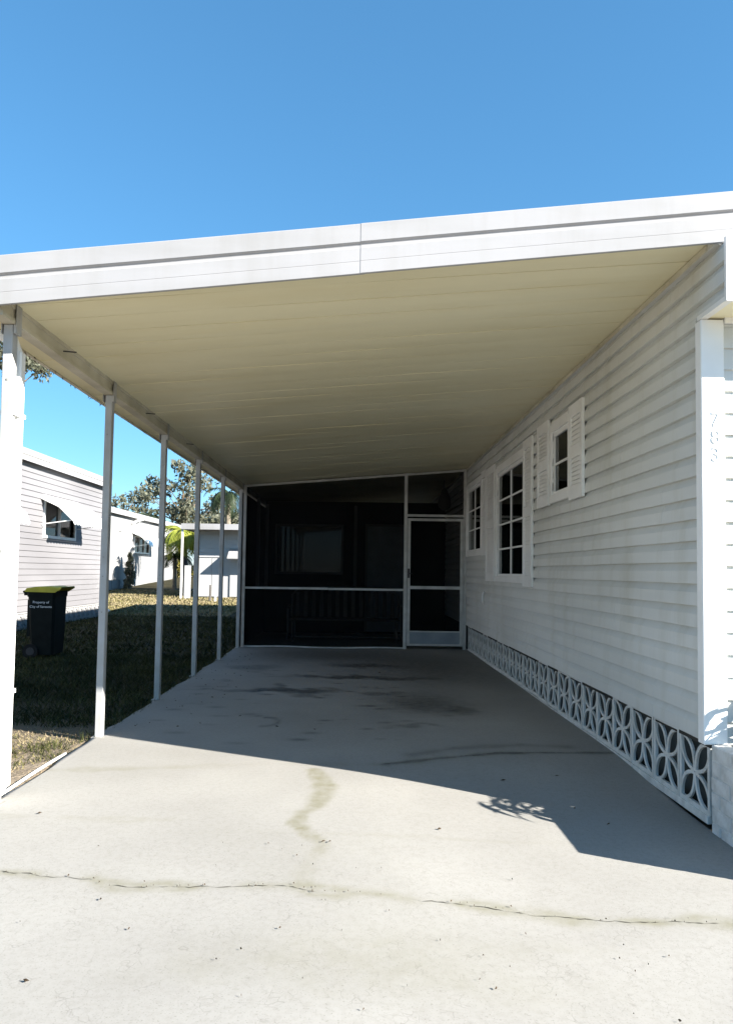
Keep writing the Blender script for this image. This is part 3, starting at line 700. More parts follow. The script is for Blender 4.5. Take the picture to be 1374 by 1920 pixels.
# ------------------------------------------------------------------ screen wall with door, lanai behind
def build_screen():
    t = thing('screen_enclosure', 'dark insect-screen wall in a thin white frame closing the carport', 'screen wall', (0, YB, 0))
    xs = 0.785; a, b = -0.022, 0.022
    def bar(name, x0, x1, z0, z1, m='alu_frame', d0=a, d1=b, wav=0):
        mb = MB()
        if wav:
            n = 12
            for k in range(n):
                xa, xb = x0+(x1-x0)*k/n, x0+(x1-x0)*(k+1)/n; q = lambda x: wav*math.sin((x-x0)*3.4)*math.sin((x-x0)*1.2)
                mb.hexa([(xa, d0, z0+q(xa)), (xb, d0, z0+q(xb)), (xb, d1, z0+q(xb)), (xa, d1, z0+q(xa)), (xa, d0, z1+q(xa)), (xb, d0, z1+q(xb)), (xb, d1, z1+q(xb)), (xa, d1, z1+q(xa))])
        else: mb.box(x0, x1, d0, d1, z0, z1)
        return mb.build(name, m, t)
    bar('upright', XP+0.03, XP+0.075, 0.0, 2.585)
    bar('upright', xs-0.024, xs+0.026, 0.0, CEIL(xs)-0.012)
    bar('upright', 1.712, 1.762, 0.0, CEIL(1.71)-0.012)
    bar('sill_rail', XP+0.076, -0.44, 0.925, 0.957); bar('sill_rail', -0.435, xs-0.025, 0.921, 0.953)
    bar('bottom_rail', XP+0.076, xs-0.025, 0.004, 0.024, wav=0.012)
    mb = MB()
    for x0, x1 in ((XP+0.076, xs-0.025), (xs+0.027, 1.711)):
        mb.hexa([(x0, a, CEIL(x0)-0.052), (x1, a, CEIL(x1)-0.052), (x1, b, CEIL(x1)-0.052), (x0, b, CEIL(x0)-0.052), (x0, a, CEIL(x0)-0.018), (x1, a, CEIL(x1)-0.018), (x1, b, CEIL(x1)-0.018), (x0, b, CEIL(x0)-0.018)])
    mb.build('top_rail', 'alu_frame', t)
    bar('door_header', xs+0.027, 1.711, 2.115, 2.150)
    def net(name, x0, x1, z0, z1f):
        mb = MB(); mb.quad((x0, 0.004, z0), (x1, 0.004, z0), (x1, 0.004, z1f(x1)), (x0, 0.004, z1f(x0))); mb.build(name, 'insect_screen', t)
    net('screen_panel', XP+0.076, xs-0.025, 0.958, lambda x: CEIL(x)-0.053)
    net('screen_panel', XP+0.076, xs-0.025, 0.026, lambda x: 0.920)
    net('screen_panel', xs+0.027, 1.711, 2.151, lambda x: CEIL(x)-0.053)
    d = sub('screen_door', t); x0, x1 = xs+0.034, 1.706; s = 0.045
    mb = MB()
    for q in ((x0, x0+s, 0.055, 2.085), (x1-s, x1, 0.055, 2.085), (x0+s, x1-s, 2.045, 2.085), (x0+s, x1-s, 0.955, 1.003), (x0+s, x1-s, 0.055, 0.085), (x0+s, x1-s, 0.27, 0.29)): mb.box(q[0], q[1], -0.030, -0.004, q[2], q[3])
    mb.build('door_frame', 'alu_frame', d)
    mb = MB(); mb.box(x0+s, x1-s, -0.020, -0.012, 0.085, 0.27); mb.build('kick_plate', 'kick_plate', d)
    mb = MB(); mb.quad((x0+s, -0.012, 1.003), (x1-s, -0.012, 1.003), (x1-s, -0.012, 2.045), (x0+s, -0.012, 2.045)); mb.quad((x0+s, -0.012, 0.29), (x1-s, -0.012, 0.29), (x1-s, -0.012, 0.955), (x0+s, -0.012, 0.955)); mb.build('door_screen', 'insect_screen', d)
    mb = MB(); mb.box(x0+0.004, x0+0.034, -0.05, -0.031, 1.13, 1.28); mb.tube([(x0+0.02, -0.05, 1.2), (x0+0.02, -0.075, 1.2), (x0+0.075, -0.08, 1.2)], 0.008, 8); mb.build('handle', 'metal_dark', d)
    for zz in (0.3, 1.1, 1.85): mb = MB(); mb.box(x1-0.006, x1+0.01, -0.040, -0.031, zz, zz+0.07); mb.build('hinge', 'alu_frame', d)
build_screen()

def build_lanai():
    YL = 15.0
    t = thing('lanai_room', 'unlit porch room behind the screen with window and door in its rear wall', 'porch', (0, 0, 0))
    fm = lambda u, z, o: (u, YL-o, z)
    wn = (-1.56, -0.30, 1.20, 2.10); dr = (0.22, 0.98, 0.04, 2.12)
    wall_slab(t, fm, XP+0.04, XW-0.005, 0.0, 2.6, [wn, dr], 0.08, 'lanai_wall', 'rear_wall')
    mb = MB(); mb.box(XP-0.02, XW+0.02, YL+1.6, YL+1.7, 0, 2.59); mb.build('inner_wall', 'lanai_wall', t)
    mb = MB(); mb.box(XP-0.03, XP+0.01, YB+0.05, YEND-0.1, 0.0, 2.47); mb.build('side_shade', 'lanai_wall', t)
    wt = sub('window', t); mb = MB(); f = 0.045
    for a in ((wn[0]-f, wn[0], wn[2]-f, wn[3]+f), (wn[1], wn[1]+f, wn[2]-f, wn[3]+f), (wn[0], wn[1], wn[2]-f, wn[2]), (wn[0], wn[1], wn[3], wn[3]+f)): obox(mb, fm, *a, 0.0, 0.03)
    mb.build('frame', 'lanai_frame', wt); mb = MB(); obox(mb, fm, *wn, -0.03, -0.024); mb.build('pane', 'glass', wt)
    dt = sub('door', t); mb = MB(); obox(mb, fm, *dr, -0.05, -0.01); mb.build('leaf', 'kick_plate', dt)
    mb = MB()
    for a in ((dr[0]-f, dr[0], 0.04, dr[3]+f), (dr[1], dr[1]+f, 0.04, dr[3]+f), (dr[0], dr[1], dr[3], dr[3]+f)): obox(mb, fm, *a, 0.0, 0.03)
    mb.build('frame', 'lanai_frame', dt)
    for x, y in ((XP+0.06, 13.75), (XP+0.08, 14.9), (-0.02, 14.93)):
        mb = MB(); mb.box(x-0.03, x+0.03, y-0.03, y+0.03, 0.9, 2.52); mb.build('upright', 'lanai_frame', t)
    # lamp glimpsed through the transom
    g = thing('porch_lamp', 'small unlit globe lamp hanging behind the screen above the door', 'lamp', (1.55, 13.4, 2.43))
    mb = MB(); prof = [(0.01, 0.30), (0.05, 0.26), (0.11, 0.10), (0.12, 0.02), (0.10, -0.05), (0.04, -0.10), (0.004, -0.11)]
    for k, (r_, z) in enumerate(prof):
        for q in range(12): mb.v.append((r_*math.cos(q*math.pi/6), r_*math.sin(q*math.pi/6), z))
    for k in range(len(prof)-1):
        for q in range(12): mb.f.append((k*12+q, k*12+(q+1) % 12, (k+1)*12+(q+1) % 12, (k+1)*12+q))
    mb.build('globe', 'lanai_frame', g, smooth=True)
    mb = MB(); mb.tube([(0, 0, 0.30), (0, 0, 0.44)], 0.008, 6); mb.build('stem', 'metal_dark', g)
build_lanai()

def build_bench():
    t = thing('slatted_bench', 'dark slatted porch glider bench behind the lower screen', 'bench', (-0.18, 13.15, 0))
    L = 0.93
    mb = MB(); mb.box(-L, L, -0.26, 0.22, 0.38, 0.41); mb.build('seat', 'wood_grey', t)
    for k in range(13):
        x = -L+0.10+k*(2*L-0.2)/12; h = 0.90-0.05*abs(k-6)/6
        mb = MB(); mb.hexa([(x-0.035, 0.20, 0.42), (x+0.035, 0.20, 0.42), (x+0.035, 0.22, 0.42), (x-0.035, 0.22, 0.42), (x-0.03, 0.29, h), (x+0.03, 0.29, h), (x+0.03, 0.31, h), (x-0.03, 0.31, h)])
        mb.build('back_slat', 'wood_grey', t)
    P = [(-L, 0.21, 0.42), (-L, 0.29, 0.80), (-L+0.10, 0.30, 0.92), (-L/2, 0.30, 0.935), (0, 0.30, 0.94), (L/2, 0.30, 0.935), (L-0.10, 0.30, 0.92), (L, 0.29, 0.80), (L, 0.21, 0.42)]
    mb = MB(); mb.tube(P, 0.018, 8); mb.build('back_frame', 'lanai_frame', t)
    for s in (-1, 1):
        mb = MB(); mb.tube([(s*(L+0.03), -0.26, 0.06), (s*(L+0.03), -0.26, 0.58), (s*(L+0.03), -0.20, 0.61), (s*(L+0.03), 0.24, 0.62)], 0.018, 8); mb.build('armrest', 'lanai_frame', t)
        mb = MB(); mb.tube([(s*(L-0.05), -0.28, 0.03), (s*(L-0.05), -0.28, 0.36)], 0.016, 8); mb.build('leg', 'lanai_frame', t)
        mb = MB(); mb.tube([(s*(L-0.05), 0.24, 0.03), (s*(L-0.05), 0.24, 0.40)], 0.016, 8); mb.build('leg', 'lanai_frame', t)
    mb = MB(); mb.tube([(-L, -0.28, 0.11), (L, -0.28, 0.11)], 0.012, 8); mb.build('stretcher', 'lanai_frame', t)
build_bench()

# ------------------------------------------------------------------ planter and its plant
def build_planter():
    t = thing('brick_planter', 'low white-painted brick planter at the front corner of the home', 'planter', (XW, 3.12, -0.078))
    course, bl, bw = 0.0765, 0.203, 0.095
    def brick_mesh(ln, th):
        mb = MB(); mb.box(0, th, 0.004, ln-0.004, 0.004, course-0.004); return mb.mesh('brick', 'brick_paint', bevel=0.004)
    full = brick_mesh(bl, bw); depth = 3.822-3.12
    cache = {}
    for k in range(6):
        y = 0.0 if k % 2 == 0 else bl/2-bl
        while y < depth-0.01:
            a, b = max(y, 0), min(y+bl, depth)
            if b-a > 0.03:
                key = round(b-a, 3)
                if key not in cache: cache[key] = brick_mesh(b-a, bw) if abs(key-bl) > 0.002 else full
                link('brick', cache[key], t, (random.uniform(-0.003, 0.003), a, k*course))
            y += bl
    # front face of the planter
    for k in range(6):
        x = bw if k % 2 else bw-bl/2
        while x < 3.2:
            a = max(x, bw+0.001); ln = x+bl-a
            if ln > 0.03:
                key = ('f', round(ln, 3))
                if key not in cache:
                    mb = MB(); mb.box(0.004, ln-0.004, 0, bw, 0.004, course-0.004); cache[key] = mb.mesh('brick', 'brick_paint', bevel=0.004)
                link('brick', cache[key], t, (a, random.uniform(-0.003, 0.003), k*course))
            x += bl
    H = 6*course
    mb = MB(); mb.box(0.006, bw-0.006, 0.006, depth, 0, H-0.006); mb.box(bw-0.005, 3.25, 0.006, bw-0.006, 0, H-0.006); mb.build('mortar', 'mortar', t)
    mb = MB(); mb.box(bw+0.001, 3.3, bw+0.001, depth, 0.1, H-0.08); mb.build('soil', 'soil', t)
    return H-0.078
PH = build_planter()

def leaf_mesh(name, ln, wd, m, bend=0.25, nseg=5):
    mb = MB(); L_, R_, C_ = [], [], []
    for k in range(nseg+1):
        q = k/nseg; hw = wd/2*math.sin(math.pi*min(0.98, q*0.9+0.08))**0.8 if k < nseg else 0.0005
        y = ln*q; z = -bend*ln*q*q
        L_.append((-hw, y, z+hw*0.35)); R_.append((hw, y, z+hw*0.35)); C_.append((0, y, z))
    n = len(L_); mb.v = L_+C_+R_
    for k in range(n-1): mb.f += [(k, k+1, n+k+1, n+k), (n+k, n+k+1, 2*n+k+1, 2*n+k)]
    return mb.mesh(name, m, smooth=True)
def build_plant():
    base = Vector((2.20, 3.48, PH-0.08))
    t = thing('leafy_shrub', 'pale leafy shrub growing in the white brick planter by the corner', 'shrub', base)
    lm = [leaf_mesh('leaf', 0.17, 0.062, 'shrub_leaf'), leaf_mesh('leaf', 0.125, 0.05, 'shrub_leaf', 0.4), leaf_mesh('leaf', 0.21, 0.055, 'shrub_leaf', 0.5)]
    rnd = random.Random(21)
    tips = [(-0.20, 0.10, 0.34), (-0.26, 0.16, 0.20), (-0.10, -0.05, 0.42), (-0.14, 0.22, 0.28), (0.10, 0.10, 0.52), (0.2, -0.1, 0.40), (0.32, 0.08, 0.62), (0.5, 0.0, 0.5), (0.02, 0.2, 0.40), (-0.05, 0.02, 0.24), (0.7, 0.05, 0.6), (0.45, 0.22, 0.85), (-0.22, 0.22, 0.12), (-0.06, 0.02, 0.46), (0.06, -0.10, 0.44)]
    for tp in tips:
        tp = Vector(tp); b0 = Vector((tp.x*0.35, tp.y*0.2, 0)); P = [b0.lerp(tp, q)+Vector((0, 0, 0.07*math.sin(q*math.pi))) for q in (0, .25, .5, .75, 1)]
        mb = MB(); mb.tube(P, [0.008, 0.007, 0.006, 0.005, 0.003], 6); mb.build('stem', 'bark', t)
        for k in range(6):
            q = 0.3+0.7*k/5; i = min(3, int(q*4)); p = P[i].lerp(P[i+1], q*4-i)
            o = link('leaf', rnd.choice(lm), t, p); yaw = rnd.uniform(0, 6.28)
            o.rotation_euler = (rnd.uniform(-0.2, 0.35), rnd.uniform(-0.25, 0.25), yaw); s = rnd.uniform(0.7, 1.1); o.scale = (s*0.85, s, s)
build_plant()

# ------------------------------------------------------------------ trash bin
def build_bin():
    t = thing('trash_bin', 'dark wheeled trash bin with yellow-green lid standing on the shaded lawn', 'trash bin', (-4.31, 10.72, -0.03))
    t.rotation_euler.z = R(3); BX = 0.65
    def ring(z, x0, x1, y0, y1, c=0.03):
        x0 *= BX; x1 *= BX
        return [(x0+c, y0, z), (x1-c, y0, z), (x1, y0+c, z), (x1, y1-c, z), (x1-c, y1, z), (x0+c, y1, z), (x0, y1-c, z), (x0, y0+c, z)]
    def loft(rings):
        mb = MB()
        for r_ in rings: mb.v += r_
        n = 8
        for k in range(len(rings)-1):
            for i in range(n): mb.f.append((k*n+i, k*n+(i+1) % n, (k+1)*n+(i+1) % n, (k+1)*n+i))
        mb.f.append(tuple(reversed(range(n)))); mb.f.append(tuple((len(rings)-1)*n+i for i in range(n))); return mb
    loft([ring(0.05, -0.20, 0.25, -0.22, 0.22), ring(0.30, -0.235, 0.262, -0.24, 0.24), ring(0.84, -0.285, 0.275, -0.265, 0.265), ring(0.845, -0.30, 0.285, -0.275, 0.275), ring(0.92, -0.305, 0.29, -0.28, 0.28)]).build('body', 'bin_body', t)
    mb = MB()
    P = [(x*BX, z) for x, z in ((-0.33, 0.93), (-0.30, 0.962), (-0.05, 0.985), (0.20, 0.985), (0.33, 0.975), (0.41, 0.985), (0.415, 0.975), (0.31, 0.932), (0.29, 0.922))]
    n = len(P); ys = [-0.295, -0.285, 0.285, 0.295]; zz = [-0.018, 0, 0, -0.018]
    for y, dz in zip(ys, zz): mb.v += [(x, y, z+dz) for x, z in P]
    for k in range(3):
        for i in range(n): mb.f.append((k*n+i, k*n+(i+1) % n, (k+1)*n+(i+1) % n, (k+1)*n+i))
    mb.f.append(tuple(reversed(range(n)))); mb.f.append(tuple(3*n+i for i in range(n))); mb.build('lid', 'bin_lid', t)
    mb = MB(); mb.tube([(-0.25, -0.22, 0.91), (-0.25, 0.22, 0.91)], 0.017, 10); mb.box(-0.245, -0.20, -0.23, -0.19, 0.86, 0.925); mb.box(-0.245, -0.20, 0.19, 0.23, 0.86, 0.925); mb.build('handle', 'bin_body', t)
    mb = MB(); mb.box(-0.205, -0.165, -0.2, 0.2, 0.30, 0.80); mb.build('rear_rib', 'bin_body', t)
    for s in (-1, 1):
        w_ = sub('wheel', t, (-0.13, s*0.235, 0.10)); mb = MB(); mb.tube([(0, -0.025, 0), (0, 0.025, 0)], 0.10, 20); mb.build('tyre', 'rubber', w_)
        mb = MB(); mb.tube([(0, -0.029, 0), (0, 0.029, 0)], 0.055, 14); mb.build('rim', 'metal_dark', w_)
    mb = MB(); mb.tube([(-0.13, -0.235, 0.10), (-0.13, 0.235, 0.10)], 0.010, 8); mb.build('axle', 'metal_dark', t)
    for s, z in (('Property of', 0.755), ('City of Sarasota', 0.695)):
        me = text_mesh('lettering', s, 0.046, 'lettering', 0.002); o = link('lettering', me, t, (-0.005, -0.2655, z)); o.rotation_euler = (R(90+2.6), 0, 0)
build_bin()

# ------------------------------------------------------------------ neighbours
def awning(parent, mp, u0, u1, ztop, proj, drop, m='white_paint'):
    """sloped metal awning with side wings and a scalloped front lip, child of a house"""
    a = sub('awning', parent); mb = MB(); n = max(4, int((u1-u0)/0.16)); zf = ztop-drop
    for k in range(n):
        ua, ub = u0+(u1-u0)*k/n, u0+(u1-u0)*(k+1)/n; um = (ua+ub)/2
        for (p, q, da, db) in ((ua, um, 0, 0.012), (um, ub, 0.012, 0)):
            mid = [(0.02, ztop), (proj*0.55, ztop-drop*0.38), (proj*0.9, ztop-drop*0.80), (proj, zf-0.06)]
            for (o0, z0), (o1, z1) in zip(mid, mid[1:]):
                mb.quad(mp(p, z0+da, o0), mp(q, z0+db, o0), mp(q, z1+db, o1), mp(p, z1+da, o1))
    mb.build('canopy', m, a)
    for u in (u0, u1):
        mb = MB(); mb.prism([(0.02, ztop-0.004), (proj*0.55, ztop-drop*0.38-0.004), (proj*0.9, ztop-drop*0.80-0.004), (proj*0.98, zf-0.05), (proj*0.55, ztop-drop*0.38-0.07), (0.02, ztop-0.09)], lambda p: mp(u-0.004, p[1], p[0]), lambda p: mp(u+0.004, p[1], p[0])); mb.build('wing', m, a)
        mb = MB(); A, B = Vector(mp(u+(0.05 if u == u0 else -0.05), zf-0.03, proj*0.9)), Vector(mp(u+(0.05 if u == u0 else -0.05), zf-0.12, 0.02)); mb.tube([A, B], 0.010, 6); mb.build('arm', m, a)
    mb = MB()
    for k in range(n):
        ua, ub = u0+(u1-u0)*k/n, u0+(u1-u0)*(k+1)/n; um = (ua+ub)/2
        mb.quad(mp(ua, zf-0.055, proj+0.002), mp(ub, zf-0.055, proj+0.002), mp(ub, zf-0.09, proj+0.004), mp(ua, zf-0.09, proj+0.004))
        mb.tri(mp(ua, zf-0.09, proj+0.004), mp(ub, zf-0.09, proj+0.004), mp(um, zf-0.125, proj+0.005))
    mb.build('valance', m, a)
def simple_window(parent, mp, wr, mull=1, bars=1, blind=True, fr=0.06):
    u0, u1, z0, z1 = wr; wt = sub('window', parent); mb = MB()
    for a in ((u0-fr, u0, z0-fr, z1+fr), (u1, u1+fr, z0-fr, z1+fr), (u0, u1, z0-fr, z0), (u0, u1, z1, z1+fr)): obox(mb, mp, *a, -0.05, 0.04)
    mb.build('frame', 'white_paint', wt)
    for c in range(1, mull+1):
        u = u0+(u1-u0)*c/(mull+1); mb = MB(); obox(mb, mp, u-0.02, u+0.02, z0, z1, -0.05, 0.02); mb.build('mullion', 'white_paint', wt)
    for c in range(mull+1):
        p0, p1 = u0+(u1-u0)*c/(mull+1)+0.021, u0+(u1-u0)*(c+1)/(mull+1)-0.021
        mb = MB(); obox(mb, mp, p0, p1, z0+0.001, z1-0.001, -0.035, -0.030); mb.build('pane', 'glass', wt)
    if blind: mb = MB(); obox(mb, mp, u0, u1, z0, z0+(z1-z0)*0.42, -0.12, -0.115); mb.build('blind', 'blind', wt)

def build_neighbour():
    XN = -6.6; t = thing('neighbour_home', 'pale lap-sided mobile home across the lawn behind the trash bin', 'house', (0, 0, 0))
    mp = lambda u, z, o: (XN+o, u, z)
    y0, y1 = 4.5, 19.75; W = (16.05, 17.75, 1.90, 2.60); W2 = (12.3, 13.5, 1.55, 2.45)
    wl = wall_slab(t, mp, y0, y1, 0.28, 3.45, [W, W2], 0.10, 'interior', 'side_wall')
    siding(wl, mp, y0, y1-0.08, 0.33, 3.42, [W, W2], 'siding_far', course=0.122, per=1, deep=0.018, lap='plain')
    simple_window(t, mp, W, 1); simple_window(t, mp, W2, 1)
    awning(t, mp, 15.85, 17.95, 2.74, 0.70, 0.50); awning(t, mp, 12.05, 13.75, 2.60, 0.70, 0.50)
    mb = MB(); mb.box(XN-0.05, XN+0.03, y1-0.08, y1+0.02, 0.30, 3.42); mb.build('corner_trim', 'white_paint', t)
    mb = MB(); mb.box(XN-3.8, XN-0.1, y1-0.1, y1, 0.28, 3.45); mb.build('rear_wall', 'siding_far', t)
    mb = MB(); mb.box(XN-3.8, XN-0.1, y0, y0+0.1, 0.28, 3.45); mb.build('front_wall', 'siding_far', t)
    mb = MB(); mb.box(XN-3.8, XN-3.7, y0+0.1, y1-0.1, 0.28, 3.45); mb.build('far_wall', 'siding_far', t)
    mb = MB(); mb.box(XN-3.75, XN-0.1, y0+0.1, y1-0.1, 0.25, 0.29); mb.build('floor_deck', 'interior', t)
    # eave: low fascia with gutter lip
    mb = MB(); mb.prism([(0.13, 3.30), (0.15, 3.30), (0.15, 3.40), (0.17, 3.42), (0.17, 3.53), (0.0, 3.56), (-1.9, 3.75), (-3.95, 3.53), (-3.95, 3.42), (0.0, 3.43), (0.13, 3.41)], lambda p: (XN+p[0], y0-0.2, p[1]), lambda p: (XN+p[0], y1+0.15, p[1])); mb.build('roof', 'fascia_paint', t)
    sk = sub('skirting', t)
    mb = MB(); mb.box(XN-0.02, XN-0.005, y0, y1-0.02, -0.05, 0.33); mb.build('backing', 'stucco_white', sk)
    me = MB(); 
    for k in range(12):
        a0, a1 = 2*math.pi*k/12, 2*math.pi*(k+1)/12
        for r0, r1 in ((0.085, 0.115),):
            me.hexa([(0, 0.15+r0*math.cos(a0), 0.15+r0*math.sin(a0)), (0.02, 0.15+r0*math.cos(a0), 0.15+r0*math.sin(a0)), (0.02, 0.15+r1*math.cos(a0), 0.15+r1*math.sin(a0)), (0, 0.15+r1*math.cos(a0), 0.15+r1*math.sin(a0)),
                     (0, 0.15+r0*math.cos(a1), 0.15+r0*math.sin(a1)), (0.02, 0.15+r0*math.cos(a1), 0.15+r0*math.sin(a1)), (0.02, 0.15+r1*math.cos(a1), 0.15+r1*math.sin(a1)), (0, 0.15+r1*math.cos(a1), 0.15+r1*math.sin(a1))])
    me.box(0, 0.02, 0.0, 0.02, 0, 0.30); me.box(0, 0.02, 0.02, 0.298, 0.28, 0.30); me.box(0, 0.02, 0.02, 0.298, 0, 0.02)
    bm_ = me.mesh('lattice_block', 'stucco_white')
    for k in range(21): link('lattice_block', bm_, sk, (XN-0.004, 13.4+k*0.30, 0.01))
    d = thing('downspout', 'white downspout at the rear corner of the neighbouring home', 'downspout', (XN+0.08, y1-0.03, 0.0))
    mb = MB(); mb.tube([(0.05, 0, 3.34), (0, 0, 3.22), (0, 0, 0.25), (0.16, 0.02, 0.10)], 0.035, 8); mb.build('pipe', 'white_paint', d)
    for zz in (0.9, 2.4): mb = MB(); mb.box(-0.06, 0.04, -0.042, 0.042, zz, zz+0.03); mb.build('strap', 'white_paint', d)
build_neighbour()

def build_house2():
    XN = -9.75; t = thing('white_home', 'plain white home beyond the neighbour with one awning window', 'house', (0, 0, 0))
    mp = lambda u, z, o: (XN+o, u, z); y0, y1 = 27.5, 41.5; gz = 0.28
    W = (33.4, 35.7, 1.95, 2.60); V = (31.2, 31.75, 2.75, 3.1)
    wl = wall_slab(t, mp, y0, y1, 0.75, 3.5, [W], 0.10, 'stucco_white', 'side_wall')
    simple_window(t, mp, W, 2, blind=False); awning(t, mp, 33.1, 35.9, 2.85, 0.75, 0.55)
    mb = MB(); obox(mb, mp, *V, 0.0, 0.04); mb.build('wall_vent', 'blind', t)
    mb = MB()
    for k in range(4): obox(mb, mp, V[0]+0.04, V[1]-0.04, V[2]+0.05+k*0.07, V[2]+0.09+k*0.07, 0.041, 0.06)
    mb.build('vent_slats', 'blind', t)
    mb = MB(); mb.box(XN-3.8, XN-0.1, y0, y0+0.1, 0.3, 3.5); mb.build('front_wall', 'stucco_white', t)
    mb = MB(); mb.box(XN-3.8, XN-0.1, y1-0.1, y1, 0.3, 3.5); mb.build('rear_wall', 'stucco_white', t)
    mb = MB(); mb.box(XN-3.8, XN-3.7, y0+0.1, y1-0.1, 0.3, 3.5); mb.build('far_wall', 'stucco_white', t)
    mb = MB(); mb.prism([(0.16, 3.40), (0.18, 3.40), (0.18, 3.62), (-1.9, 3.85), (-3.95, 3.62), (-3.95, 3.50), (0.0, 3.50), (0.16, 3.49)], lambda p: (XN+p[0], y0-0.2, p[1]), lambda p: (XN+p[0], y1+0.2, p[1])); mb.build('roof', 'fascia_paint', t)
    mb = MB(); mb.tube([(XN+0.22, 33.9, 3.42), (XN+0.10, 33.2, 3.28), (XN+0.06, 32.9, 3.15)], 0.05, 6); mb.build('gutter_elbow', 'white_paint', t)
    sk = sub('skirting', t)
    mb = MB(); mb.box(XN-0.06, XN-0.03, y0, y1, 0.05, 0.75); mb.build('backing', 'stucco_white', sk)
    for k in range(14):
        mb = MB(); u = y0+0.1+k*0.98; obox(mb, mp, u, u+0.90, ground_h(0, u)+0.02, 0.72, -0.029, -0.012); mb.build('panel', 'stucco_white', sk, bevel=0.01)
    # side windows near the rear end
    simple_window(t, mp, (38.6, 39.4, 2.0, 2.9), 0, blind=False)
build_house2()

def build_shed():
    y0 = 27.0; g = 0.24; t = thing('garden_shed', 'white shed with flat overhanging roof and plank doors across the lawn', 'shed', (0, 0, 0))
    fm = lambda u, z, o: (u, y0-o, z); x0, x1 = -5.75, -2.6
    wall_slab(t, fm, x0, x1, g-0.1, 2.62, [], 0.08, 'shed_paint', 'front_wall')
    w_ = sub('siding', t); siding(w_, fm, x0+0.08, x1, 1.66, 2.62, [], 'shed_paint', course=0.16, per=1, deep=0.035, lap='plain')
    mb = MB(); mb.box(x0, x0+0.08, y0+0.081, y0+3, g-0.1, 2.62); mb.build('side_wall', 'shed_paint', t)
    mb = MB(); mb.box(x1-0.08, x1, y0+0.081, y0+3, g-0.1, 2.62); mb.build('side_wall', 'shed_paint', t)
    mb = MB(); mb.box(x0+0.081, x1-0.081, y0+2.92, y0+3, g-0.1, 2.62); mb.build('rear_wall', 'shed_paint', t)
    mb = MB(); mb.box(x0-0.28, x1+0.2, y0-0.80, y0+3.2, 2.62, 2.66); mb.box(x0-0.28, x1+0.2, y0-0.83, y0-0.80, 2.60, 2.80); mb.box(x0-0.30, x0-0.28, y0-0.83, y0+3.2, 2.60, 2.80); mb.box(x0-0.28, x1+0.2, y0-0.8, y0+3.2, 2.76, 2.79); mb.build('roof', 'fascia_paint', t)
    for (a, b) in ((x0+0.15, x0+0.62), (x0+0.64, x0+1.02), (x0+1.28, x0+1.80), (x0+1.82, x0+2.3)):
        mb = MB(); obox(mb, fm, a, b, g+0.02, 1.62, 0.0, 0.035); mb.build('door_panel', 'shed_paint', t, bevel=0.008)
    mb = MB(); obox(mb, fm, x0+1.86, x0+1.94, g, 1.62, 0.036, 0.06); mb.build('door_post', 'blind', t)
    mb = MB(); mb.box(x0-0.30, x0-0.24, y0-0.75, y0-0.69, g-0.1, 2.60); mb.build('porch_post', 'white_paint', t)
    mb = MB(); mb.box(x0-0.22, x0-0.002, y0-0.5, y0-0.46, g-0.05, 1.35); mb.build('side_screen', 'shed_paint', t)
    # little sloped hood over the right-hand door
    mb = MB(); mb.hexa([(x0+1.25, y0-0.55, 1.60), (x0+2.6, y0-0.55, 1.60), (x0+2.6, y0-0.03, 1.95), (x0+1.25, y0-0.03, 1.95), (x0+1.25, y0-0.55, 1.63), (x0+2.6, y0-0.55, 1.63), (x0+2.6, y0-0.03, 1.98), (x0+1.25, y0-0.03, 1.98)]); mb.build('door_hood', 'fascia_paint', t)
build_shed()
for k, (x, lab) in enumerate(((-4.85, 'dark short stake in the lawn in front of the shed doors'), (-4.68, 'pale short stake right beside the dark stake before the shed'))):
    mb = MB(); mb.box(-0.035, 0.035, -0.035, 0.035, -0.05, 0.55); mb.v = [(v[0]*(0.8 if v[2] > 0.3 else 1), v[1]*(0.8 if v[2] > 0.3 else 1), v[2]) for v in mb.v]
    o = mb.build('garden_stake', 'wood_grey' if k == 0 else 'white_paint', None, bevel=0.01); o.location = (x, 25.4, 0.16); tag(o, lab, 'stake', 'stakes before the shed')
def build_farwall():
    t = thing('garden_wall', 'low white wall far back between the white home and the shed', 'wall', (0, 0, 0))
    mb = MB(); mb.box(-16.5, -4, 46.0, 46.2, 0.6, 1.25); mb.build('wall_body', 'stucco_white', t)
    mb = MB(); mb.box(-16.6, -3.9, 45.95, 46.25, 1.25, 1.32); mb.build('coping', 'white_paint', t)
build_farwall()

